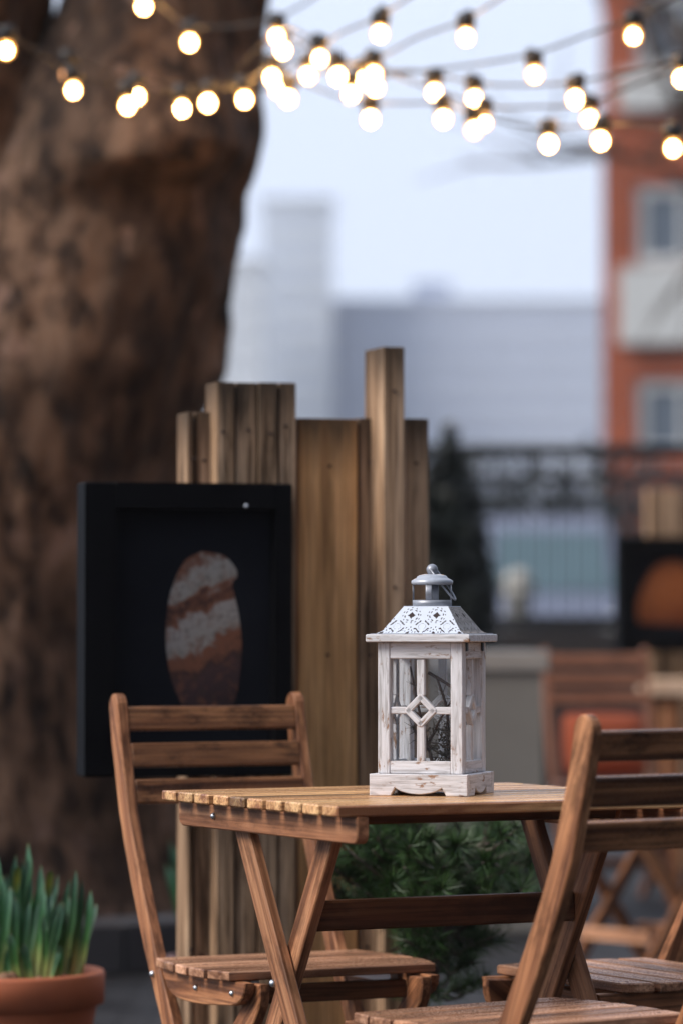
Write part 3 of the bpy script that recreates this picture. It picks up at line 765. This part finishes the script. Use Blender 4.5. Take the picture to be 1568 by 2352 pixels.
string('string of lit bulbs steeply crossing the pale sky', [(560, 150, 10.6), (650, 82, 10.4), (760, 140, 10.2), (858, 135, 10), (960, 85, 9.8), (1066, 45, 9.6), (1180, -25, 9.3), (1300, -110, 9)],
       [(650, 116, 0), (776, 176, 0), (858, 171, 0), (1069, 86, 0)])
string('string of lit bulbs from the sky to the brick building top', [(600, 190, 10.8), (708, 140, 10.5), (806, 178, 10.3), (900, 172, 10.1), (996, 160, 10), (1110, 145, 9.9), (1226, 122, 9.8), (1340, 82, 9.7), (1453, 40, 9.6), (1620, -40, 9.4)],
       [(708, 174, 0), (806, 218, 0), (996, 213, 0), (1226, 172, 0), (1453, 83, 0)])
string('nearly level string of lit bulbs across the sky to the right edge', [(560, 205, 11), (639, 168, 10.7), (720, 130, 10.6), (861, 160, 10.3), (975, 165, 10.2), (1088, 190, 10), (1200, 196, 9.9), (1320, 188, 9.8), (1440, 165, 9.7), (1564, 138, 9.6), (1720, 90, 9.5)],
       [(639, 206, 0), (861, 201, 0), (1088, 228, 0), (1320, 228, 0), (1564, 181, 0)])
string('string of lit bulbs dipping under the others at the corner of the brick building', [(560, 225, 10.8), (662, 185, 10.6), (833, 150, 10.4), (950, 190, 10.2), (1110, 242, 10), (1230, 245, 9.9), (1353, 236, 9.8), (1470, 190, 9.7), (1640, 120, 9.6)],
       [(662, 227, 0), (833, 186, 0), (1110, 281, 0), (1353, 274, 0)])
string('lowest string of lit bulbs, two bulbs hanging before the plain sky', [(600, 150, 10.6), (760, 215, 10.3), (850, 236, 10.2), (1017, 238, 10), (1087, 262, 9.9), (1180, 285, 9.85), (1259, 294, 9.8), (1378, 286, 9.7), (1460, 286, 9.6), (1544, 300, 9.5), (1700, 330, 9.4)],
       [(850, 274, 0), (1017, 274, 0), (1087, 299, 0), (1259, 331, 0), (1378, 324, 0), (1544, 341, 0)])
string('sagging string of lit bulbs across the trunk from the left edge', [(-140, 0, 9.6), (15, 75, 9.8), (90, 125, 9.9), (169, 168, 10), (294, 203, 10.1), (419, 212, 10.2), (500, 206, 10.3), (562, 190, 10.4), (625, 142, 10.5), (720, 90, 10.6)],
       [(15, 116, 0), (169, 208, 0), (294, 243, 0), (419, 250, 0), (562, 229, 0), (625, 179, 0)])
string('string of lit bulbs close against the trunk, one bulb of it dim', [(-100, 60, 10.2), (60, 105, 10.25), (155, 128, 10.3), (240, 165, 10.35), (316, 183, 10.4), (400, 196, 10.45), (478, 197, 10.5), (590, 180, 10.6), (680, 120, 10.7)],
       [(159, 171, 0), (316, 222, 0), (478, 237, 0)], dim=(0,))
string('short string with two lit bulbs high on the tree', [(180, -70, 10.8), (331, -20, 11.38), (390, 30, 11.2), (436, 58, 10.8), (540, 60, 10.7), (660, 30, 10.6), (800, -60, 10.4)],
       [(331, 15, 0), (436, 98, 0)])

# ------------------------------------------------------------------ potted daffodils
def pot(name_mat, r, h, parent, band=True):
    b = MB(); rb = r * .66
    b.lathe([(.001, 0), (rb, 0), (r * .93 - .002, h * .78), (r * .93, h * .80), (r, h * .81), (r * 1.005, h * .98), (r * .99, h), (r * .93, h), (r * .915, h * .96), (r * .90, h * .86), (.001, h * .855)], (0, 0, 0), 48)
    b.build('pot', name_mat, parent)
    b = MB(); b.lathe([(.001, h * .90), (r * .5, h * .905), (r * .905, h * .885)], (0, 0, 0), 32); b.build('soil', M['soil'], parent)
def blade(b, base, tip, w, bend, n=8, tone=None):
    tone = random.random() if tone is None else tone
    d = tip - base; side = V((random.uniform(-1, 1), random.uniform(-.35, .35), 0)).normalized()
    side = V((1, random.uniform(-.5, .5), 0)).normalized(); nrm = d.cross(side).normalized()
    vs = []; fs = []; gl = []
    for i in range(n + 1):
        f = i / n; p = base + d * f + bend * (f * f); ww = w * (min(1, .62 + f * 1.2) * (1 if f < .8 else math.sqrt(max(.02, 1 - ((f - .8) / .2) ** 2))))
        vs += [p - side * ww / 2, p + nrm * ww * .22, p + side * ww / 2]; gl += [(f, 0, 0)] * 3
    for i in range(n):
        o = i * 3
        fs += [(o, o + 1, o + 4, o + 3), (o + 1, o + 2, o + 5, o + 4)]
    k = len(b.g); b.add(vs, fs, None, tone, 0, True); b.g[k:] = gl
random.seed(4)
dx = at(15, 2300, 7.3)
daf = thing('potted_daffodils', 'terracotta pot of upright daffodil leaves at the lower left corner', 'plant pot', (dx.x, 7.3, 0))
pot(M['terracotta'], .186, .318, daf)
b = MB(); bb = MB()
tips = [(22, 1963, 0), (50, 1958, .02), (78, 1935, .05), (60, 2010, 0), (96, 1985, -.02), (100, 2005, -.05), (118, 2010, 0), (148, 2012, .04), (172, 2050, .02), (205, 2020, -.05), (225, 2045, 0),
        (10, 2030, -.04), (40, 2060, -.07), (120, 2095, -.09), (88, 2040, .06), (-20, 1980, 0), (-50, 2000, 0), (-90, 1990, .05), (-120, 2020, 0), (35, 1990, .08), (135, 2060, .08), (-10, 2050, .03),
        (64, 1975, .06), (20, 2005, .05), (110, 2045, .02), (190, 2075, .05), (215, 2070, .02), (-60, 2060, -.05), (-150, 2050, .02), (5, 1950, .07), (42, 2030, -.02), (75, 2070, -.05)]
tips += [(random.uniform(-150, 185), random.uniform(1985, 2090), random.uniform(-.09, .11)) for _ in range(48)]
for px, py, dy in tips:
    tp = at(px, py, 7.3 + dy) - V((dx.x, 7.3, 0)); base = V((tp.x * .78, tp.y * .9 + random.uniform(-.03, .03), .286))
    lim = .15 / max(.15, math.hypot(base.x, base.y)); base.x *= lim; base.y *= lim
    k_ = random.random(); blade(b, base, tp, random.uniform(.009, .0145), V((random.uniform(-.016, .016), random.uniform(-.02, .02), -.006 if k_ < .3 else 0)))
    if random.random() < .5 and px < 170: blade(b, base + V((.008, -.006, 0)), tp + V((random.uniform(-.03, .03), -.02, -random.uniform(.04, .12))), .016, V((random.uniform(-.02, .02), 0, 0)))
for px, py in ((38, 1990), (112, 2000), (-70, 1975)):
    tp = at(px, py, 7.27) - V((dx.x, 7.3, 0)); bb = MB(); blade(bb, tp + V((0, 0, -.05)), tp, .014, V((.004, 0, 0))); bb.build('bud', M['bud'], daf)
b.build('leaves', M['daffodil'], daf)
b = MB()
for k in range(26):
    a = random.uniform(0, 6.28); r = random.uniform(.0, .15); b.sphere((r * math.cos(a), r * math.sin(a), .296), random.uniform(.011, .02), 8, 1.5)
b.build('bulb_tops', plain('papery bulb skin', (.2, .1, .05), .8, 0, .4, 80), daf)
# second pot half hidden behind the screen
px_ = at(520, 2260, 8.9)
p2 = thing('potted_daffodils', 'pale pink clay pot with a few leaves half hidden behind the plank screen', 'plant pot', (px_.x, 8.9, 0))
pot(M['pink_clay'], .138, .205, p2); b = MB()
for k, (px, py) in enumerate(((400, 1930), (415, 1945), (392, 1985), (410, 1990), (440, 1930), (470, 1960), (500, 1950), (540, 1960))):
    tp = at(px, py, 8.9) - V((px_.x, 8.9, 0)); base = V((max(-.1, tp.x * .6), random.uniform(-.05, .05), .182)); blade(b, base, tp, .02, V((-.01, 0, 0)))
b.build('leaves', M['daffodil'], p2)

# ------------------------------------------------------------------ dwarf pine behind the table
random.seed(17)
po_ = at(905, 2300, 6.98)
pine = thing('potted_pine', 'dwarf pine with long needles in a brown pot behind the table', 'plant pot', (po_.x, 6.98, 0))
pot(M['brown_clay'], .15, .215, pine)
wood_b = MB(); nee = MB()
def shoot(p, d, ln, nn):
    d = d.normalized(); wood_b.tube([p - d * ln * .2, p + d * ln], [.0035, .002], 5)
    for q in range(nn):
        f = random.random(); a = random.uniform(0, 6.28); o = d.orthogonal().normalized(); o2 = d.cross(o)
        rad = o * math.cos(a) + o2 * math.sin(a); nd = (d * random.uniform(.3, 1.1) + rad * random.uniform(.6, 1.1)).normalized()
        b0 = p + d * ln * f; L = random.uniform(.030, .052); sd_ = nd.cross(V((random.random() - .5, random.random() - .5, random.random() - .5))).normalized() * .0012
        k = len(nee.g); nee.add([b0 - sd_, b0 + sd_, b0 + nd * L], [(0, 1, 2)], None, None); nee.g[k:] = [(0, 0, 0), (0, 0, 0), (1, 0, 0)]
org = V((po_.x, 6.98, 0))
limbs = []
main = [V((0, 0, .18)), V((.02, 0, .26)), V((.06, -.02, .33)), V((.09, -.02, .40)), V((.11, 0, .5)), V((.13, 0, .58))]
ml = smooth_line(main, 5); wood_b.tube(ml, [.014 - .009 * i / (len(ml) - 1) for i in range(len(ml))], 8)
tg = []
for i in range(200):
    px = random.uniform(795, 1205); py = random.uniform(1880, 2110)
    if random.random() < .3: py = random.uniform(2060, 2290); px = random.uniform(930, 1085)
    if px < 840 and py < 1900: continue
    tg.append(at(px, py, random.uniform(6.8, 7.2) if px < 985 else random.uniform(6.8, 7.5)) - org)
for p in tg:
    src = min(ml, key=lambda q: (q - p).length * (1 if q.z < p.z + .05 else 1.6)); mid = (src + p) / 2 + V((0, 0, -.02))
    wood_b.tube(smooth_line([src, mid, p], 4), [.0045, .004, .0035, .003, .003, .0028, .0026, .0024, .0022], 5)
    d = (p - src).normalized() + V((random.gauss(0, .3), random.gauss(0, .3) - .25, .45))
    shoot(p, d, random.uniform(.03, .06), 75)
    shoot((p + mid) / 2, d + V((random.gauss(0, .5), random.gauss(0, .5), 0)), .04, 40)
pc = at(1008, 2052, 6.74) - org
shoot(pc, V((.1, -1, .35)), .03, 160); shoot(pc + V((-.05, .02, -.045)), V((-.4, -.8, .2)), .03, 90); shoot(pc + V((.07, .03, -.02)), V((.5, -.7, .3)), .03, 90)
for k in range(15):
    q = at(random.uniform(830, 1190), random.uniform(1890, 2100), 6.78) - org
    shoot(q, V((random.gauss(0, .5), -1, random.gauss(.45, .3))), .03, 110)
for tipp in ((.26, .0, .26), (.22, -.05, .16), (.3, .05, .2)):
    wood_b.tube(smooth_line([ml[4], (ml[8] + V(tipp)) / 2 + V((.02, 0, -.06)), V(tipp)], 5), [.006 - .0003 * i for i in range(11)], 6)
wood_b.build('branches', M['pine_bark'], pine); nee.build('needles', M['needle'], pine, normals=False)

# ------------------------------------------------------------------ grey planter, orange pot, railing
def leafy(b, c, rx, ry, rz, n, size, cone=False):
    for q in range(n):
        while True:
            p = V((random.uniform(-1, 1), random.uniform(-1, 1), random.uniform(-1, 1)))
            if cone:
                if math.hypot(p.x, p.y) < (1 - p.z) / 2 * (1 + .25 * math.sin(p.z * 17)): break
            elif p.length < 1 and p.length > .45 + .5 * noise.noise(p * 2 + c): break
        p = V((p.x * rx, p.y * ry, p.z * rz)) + c; s_ = size * random.uniform(.6, 1.4)
        u = V((random.gauss(0, 1), random.gauss(0, 1), random.gauss(0, 1))).normalized(); w = u.orthogonal().normalized()
        k = len(b.g); b.add([p - u * s_, p + w * s_ * .45, p + u * s_, p - w * s_ * .45], [(0, 1, 2, 3)]); b.g[k:] = [(random.random(), 0, 0)] * 4
pl = at(1110, 1500, 12.3)
pt = thing('planter', 'grey boxy planter with pale coping behind the lantern', 'planter', (pl.x, 12.3, 0), R(6))
b = MB(); b.box((-.34, -.25, 0), (.15, .25, .82), .006); b.build('body', M['planter'], pt)
b = MB(); b.box((-.36, -.27, .8205), (.17, .27, .885), .006); b.build('coping', M['planter_cap'], pt)
cu = MB(); n_ = 14; vs = []; fs = []
for sgn in (-1, 1):
    for i in range(n_ + 1):
        for j in range(n_ + 1):
            u, v = 2 * i / n_ - 1, 2 * j / n_ - 1; th = .055 * ((1 - u ** 4) * (1 - v ** 4)) ** .6 + .002
            vs.append(V((u * .15 * (1 - .05 * v * v), sgn * th, v * .115 * (1 - .05 * u * u))))
m_ = (n_ + 1) ** 2
for o_ in (0, m_):
    for i in range(n_):
        for j in range(n_): a = o_ + i * (n_ + 1) + j; fs.append((a, a + 1, a + n_ + 2, a + n_ + 1))
cu.add(vs, fs, None, .5, 0, True)
cush = cu.build('cushion', plain('orange red cloth', (.38, .08, .03), .9, 0, .15, 40, .2)); tag(cush, 'blurred orange red cushion standing on the seat of the far chair', 'cushion')
cush.rotation_euler = (R(-14), 0, R(7)); cush.location = V((.925, 13.45, .545)) + V((-math.sin(R(7)), math.cos(R(7)), 0)) * .03
# low folding stool, its legs showing under the chair at the right edge
f0 = at(1474, 2245, 10.45); f0.z = 0
st_ = thing('folding_stool', 'blurred folding wooden stool, only its legs and stretcher in view at the right edge', 'stool', f0, math.atan2(.66, .75))
for yy in (0, .27):
    for x0_, x1_, oy in ((0, .34, 0), (.34, 0, .02)):
        b = MB(); a_, c_ = V((x0_, yy + oy, 0)), V((x1_, yy + oy, .42)); L_ = (c_ - a_).normalized()
        b.prism([(x0_ - .024, 0), (x0_ + .024, 0), (x1_ + .024, .42), (x1_ - .024, .42)], V((0, yy + oy, 0)), X, Z, Y, 0, .018, .002, g=L_); b.build('leg', M['chair_wood'], st_)
for xx, zz in ((.055, .115), (.285, .115)):
    b = MB(); b.bar(V((xx, .155, zz)), Y, .27, X, .02, Z, .036, .002); b.build('stretcher', M['seat_wood'], st_)
for k in range(5):
    b = MB(); b.bar(V((.17, .01 + k * .065, .4285)), X, .38, Y, .055, Z, .016, .002); b.build('seat_slat', M['seat_wood'], st_)
rl = thing('iron_railing', 'black iron railing with thin upright bars in front of the silver van', 'railing', at(1220, 1500, 20).xy.to_3d())
b = MB()
for k in range(58): b.bar(V((-1.3 + k * .08, 0, 1.38)), Z, 1.0, X, .013, Y, .013, .002)
b.build('bars', M['iron'], rl)
for zz, hh in ((1.87, .06), (1.72, .04), (.97, .07)):
    b = MB(); b.bar(V((1.0, 0, zz)), X, 4.75, Y, .04, Z, hh, .004); b.build('rail', M['iron'], rl)
for xx in (-1.0, .93, 2.9):
    b = MB(); b.bar(V((xx, .0, 1.0)), Z, 2.0, X, .09, Y, .09, .006); b.build('post', M['iron'], rl)
w1 = tag(MB().build('low_wall', M['plinth']), 'dark low brick wall carrying the iron railing', 'wall')
bm_ = MB(); bm_.box((-2.2, 19.8, 0), (6, 20.2, .93), .01); w1.data = bm_.build('low_wall_mesh', M['plinth']).data
bpy.data.objects.remove(bpy.data.objects['low_wall_mesh'])
for k, (bx_, lab) in enumerate(((1092, 'cream bollard behind the railing, nearer to the conifer'), (1172, 'cream bollard behind the railing, farther from the conifer'))):
    q = at(bx_ + 18, 1420, 24.5); bo_ = thing('bollard', lab, 'bollard', (q.x, 24.5, 0), 0, 'cream bollards behind the railing')
    b = MB(); b.lathe([(.11, 0), (.11, .08), (.085, .1), (.08, 1.12), (.1, 1.14), (.1, 1.2)], (0, 0, 0), 20); b.build('shaft', M['bollard'], bo_)
    b = MB(); b.lathe([(.1, 1.2), (.095, 1.25), (.06, 1.3), (.001, 1.315)], (0, 0, 0), 20); b.build('cap', M['bollard'], bo_)
random.seed(31)
ec = at(1030, 1480, 18.5)
t = thing('conifer_shrub', 'dark slim conifer beside the railing, right of the plank screen', 'shrub', (ec.x, 18.5, 0))
b = MB(); leafy(b, V((0, 0, 1.05)), .32, .28, 1.0, 6500, .05, True); leafy(b, V((0, 0, .95)), .22, .2, .85, 4500, .05); b.build('foliage', M['shrub'], t)
b = MB(); b.tube([(0, 0, 0), (0, 0, 1.7)], [.03, .008], 6); b.build('trunk', M['pine_bark'], t)

# ------------------------------------------------------------------ silver van
vc = at(1300, 1450, 52)
van = thing('van', 'silver blue van facing us behind the iron railing', 'van', (vc.x, 52, 0), R(8))
b = MB(); prof = [(0, .35), (-.02, .9), (.12, 1.12), (.75, 1.32), (1.35, 2.25), (1.6, 2.42), (4.9, 2.45), (5.0, 2.2), (5.0, .35)]
b.prism([(y, z) for y, z in prof], V((-.95, 0, 0)), Y, Z, X, 0, 1.9, .08, g=Y); b.build('body', M['van_paint'], van)
b = MB(); n_ = V((0, -.93, .6)).normalized()
b.prism([(-.84, 0), (.84, 0), (.74, .98), (-.74, .98)], V((0, .80, 1.375)) + n_ * .01, X, V((0, .6, .93)).normalized(), n_, 0, .03, .01); b.build('windscreen', M['van_glass'], van)
for sx in (-1, 1):
    b = MB(); b.sphere((sx * .7, -.0, .9), .17, 10); b.build('headlight', M['lampglass'], van)
    for yy in (.95, 4.0):
        b = MB(); b.tube([(sx * .75, yy, .33), (sx * .97, yy, .33)], .33, 20); b.build('wheel', M['rubber'], van)
    b = MB(); b.box((sx * 1.08 - .1, .85, 1.45), (sx * 1.08 + .1, .95, 1.75), .03); b.build('mirror', M['rubber'], van)
b = MB(); b.box((-.93, -.1, .32), (.93, .02, .62), .04); b.build('bumper', M['slab_glass'], van)
b = MB(); b.box((-.4, -.05, .76), (.4, .0, .96), .02); b.build('grille', M['rubber'], van)
b = MB(); b.box((-.27, -.125, .42), (.27, -.101, .53), .004); b.build('number_plate', M['plate'], van)

random.seed(41)
hd = thing('hedge', 'tall dull green hedge behind the van', 'hedge', (3.2, 64, 0))
b = MB()
for k in range(15): leafy(b, V((-7 + k * 1.0, random.uniform(-.3, .3), 2.0 + random.uniform(-.25, .2))), 1.0, .7, 1.9, 420, .17)
b.build('foliage', M['hedge'], hd)

# ------------------------------------------------------------------ brick building
def facade(b, O, U, xs, zs, holes, depth, N):
    vs = []; fs = []
    def q(x0, x1, z0, z1, d0=0): 
        k = len(vs); vs.extend([O + U * x0 + Z * z0 - N * d0, O + U * x1 + Z * z0 - N * d0, O + U * x1 + Z * z1 - N * d0, O + U * x0 + Z * z1 - N * d0]); fs.append((k, k + 1, k + 2, k + 3))
    for i in range(len(xs) - 1):
        for j in range(len(zs) - 1):
            if (i, j) in holes:
                a, b_, c, d = xs[i], xs[i + 1], zs[j], zs[j + 1]
                for (p0, p1) in (((a, c), (b_, c)), ((b_, c), (b_, d)), ((b_, d), (a, d)), ((a, d), (a, c))):
                    k = len(vs); vs.extend([O + U * p0[0] + Z * p0[1], O + U * p1[0] + Z * p1[1], O + U * p1[0] + Z * p1[1] - N * depth, O + U * p0[0] + Z * p0[1] - N * depth]); fs.append((k, k + 1, k + 2, k + 3))
            else: q(xs[i], xs[i + 1], zs[j], zs[j + 1])
    b.add(vs, fs, None, .5)
BD = 72.0
bo = at(1384, 1426, BD); bo.z = 0
br_ = thing('brick_building', 'orange brick building with white windows at the right edge', 'building', bo, R(-7))
fz = lambda py: at(1384, py, BD).z
xs = [0]
for k in range(4): xs += [.62 + 2.9 * k, .62 + 2.9 * k + 1.75]
xs.append(12.5)
zs = [0, 1.0, 2.6]; hz = []
rows = [(fz(1045), fz(872)), (fz(612), fz(425)), (fz(165), fz(-20))]
for a, c in rows: zs += [a, c]
zs.append(fz(-150))
holes = {(1 + 2 * k, 1 + 2 * j) for k in range(4) for j in range(4)}
b = MB(); facade(b, V((0, 0, 0)), X, xs, zs, holes, .25, -Y)
H = zs[-1]
b.add([(0, 0, 0), (0, 14, 0), (0, 14, H), (0, 0, H)], [(0, 1, 2, 3)], None, .5); b.add([(12.5, 0, 0), (12.5, 14, 0), (12.5, 14, H), (12.5, 0, H)], [(0, 1, 2, 3)], None, .5)
b.add([(0, 14, 0), (12.5, 14, 0), (12.5, 14, H), (0, 14, H)], [(0, 1, 2, 3)], None, .5)
b.build('wall', M['brick'], br_, normals=False)
b = MB(); b.box((-.5, -.7, H + .003), (13, 14.5, H + .45), .02); b.build('roof', M['roof_dark'], br_)
for (i, j) in sorted(holes):
    x0, x1, z0_, z1_ = xs[i], xs[i + 1], zs[j], zs[j + 1]; fr_ = .2
    b = MB()
    b.box((x0 + .005, .08, z0_ + .005), (x0 + fr_, .2, z1_ - .005)); b.box((x1 - fr_, .08, z0_ + .005), (x1 - .005, .2, z1_ - .005))
    b.box((x0 + fr_, .08, z0_ + .005), (x1 - fr_, .2, z0_ + fr_)); b.box((x0 + fr_, .08, z1_ - fr_), (x1 - fr_, .2, z1_ - .005))
    b.box(((x0 + x1) / 2 - .05, .09, z0_ + fr_), ((x0 + x1) / 2 + .05, .19, z1_ - fr_))
    w_ = b.build('window', M['white_render'], br_)
    b = MB(); b.box((x0 + fr_, .13, z0_ + fr_), (x1 - fr_, .16, z1_ - fr_)); b.build('pane', M['pane'], w_)
for (py0, py1) in ((792, 614), (255, 168)):
    for k in range(4):
        b = MB(); b.box((xs[1 + 2 * k] - .3, -.25, fz(py0)), (xs[2 + 2 * k] + .3, -.003, fz(py1)), .02); b.build('balcony', M['white_render'], br_)

# ------------------------------------------------------------------ far apartment blocks
def block(name, label, px0, px1, ptop, d, wall, glass_, depth=14, floor=2.9, group=None, rz=0):
    p0 = at(px0, ptop, d); p1 = at(px1, ptop, d); w = p1.x - p0.x; h = p0.z
    t = thing(name, label, 'building', (p0.x, d, 0), rz)
    b = MB(); b.box((0, 0.4, 0), (w, depth, h), .0); b.build('wall', glass_, t)
    nf = int(h / floor)
    for k in range(nf + 1):
        b = MB(); z_ = h - k * floor
        if z_ < 1.2: break
        b.box((-.1, 0, z_ - floor * .6), (w + .1, .39, z_), .0); b.build('balcony', wall, t)
    b = MB(); b.box((-.3, -.2, h + .01), (w + .3, depth + .2, h + .4)); b.build('roof', glass_, t)
    return t, w, h
D1 = 420
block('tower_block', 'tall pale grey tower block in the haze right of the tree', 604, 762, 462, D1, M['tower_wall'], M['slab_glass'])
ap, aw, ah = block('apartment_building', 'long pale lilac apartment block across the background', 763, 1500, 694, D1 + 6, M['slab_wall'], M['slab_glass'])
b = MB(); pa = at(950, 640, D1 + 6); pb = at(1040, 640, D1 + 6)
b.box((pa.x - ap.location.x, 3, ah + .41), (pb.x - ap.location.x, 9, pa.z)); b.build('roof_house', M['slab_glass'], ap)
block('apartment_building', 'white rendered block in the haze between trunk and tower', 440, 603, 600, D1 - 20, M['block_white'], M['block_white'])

# ------------------------------------------------------------------ bare tree beside the brick building
random.seed(52)
bt = thing('bare_tree', 'bare winter tree with branches in front of the brick building top', 'tree', (at(1760, 1426, 40).x, 40, 0))
b = MB(); b.tube(smooth_line([V((0, 0, 0)), V((.1, 0, 2.5)), V((-.1, 0, 5)), V((.05, 0, 9))], 6), [.26 - .009 * i for i in range(19)], 10); b.build('trunk', M['bark'], bt)
b = MB()
def br(p, d, r, n, lev):
    pts = [p.copy()]
    for i in range(n): d = (d + V((random.gauss(0, .16), random.gauss(0, .16), random.gauss(.02, .16)))).normalized(); p = p + d * .3; pts.append(p.copy())
    b.tube(pts, [r * (1 - .8 * i / n) for i in range(n + 1)], 7)
    if lev:
        for k in range(3):
            q = random.randint(1, n - 1); br(pts[q], (d + V((random.gauss(0, .7), random.gauss(0, .5), random.gauss(.1, .6)))).normalized(), r * .5, max(4, n - 3), lev - 1)
for k in range(4):
    a = random.uniform(0, 6.28); br(V((0, 0, 5 + k * .45)), V((math.cos(a), math.sin(a), .5)).normalized(), .09, 8, 2)
br(V((0, 0, 6.2)), V((-1, 0, .25)).normalized(), .12, 8, 2); br(V((0, 0, 5.6)), V((-1, 0, .3)).normalized(), .1, 8, 2)
b.build('crown', M['bark'], bt)

# ------------------------------------------------------------------ winter haze
hm = bpy.data.materials.new('winter haze'); hm.use_nodes = True; ht = hm.node_tree; ht.nodes.clear()
ho = ht.nodes.new('ShaderNodeOutputMaterial'); hv = ht.nodes.new('ShaderNodeVolumePrincipled')
hv.inputs['Density'].default_value = .00055; hv.inputs['Color'].default_value = (.97, .98, 1, 1); hv.inputs['Anisotropy'].default_value = .2
ht.links.new(hv.outputs[0], ho.inputs['Volume'])
b = MB(); b.box((-620, -70, -1), (620, 640, 70)); hz_ = b.build('haze', hm); hz_['kind'] = 'stuff'
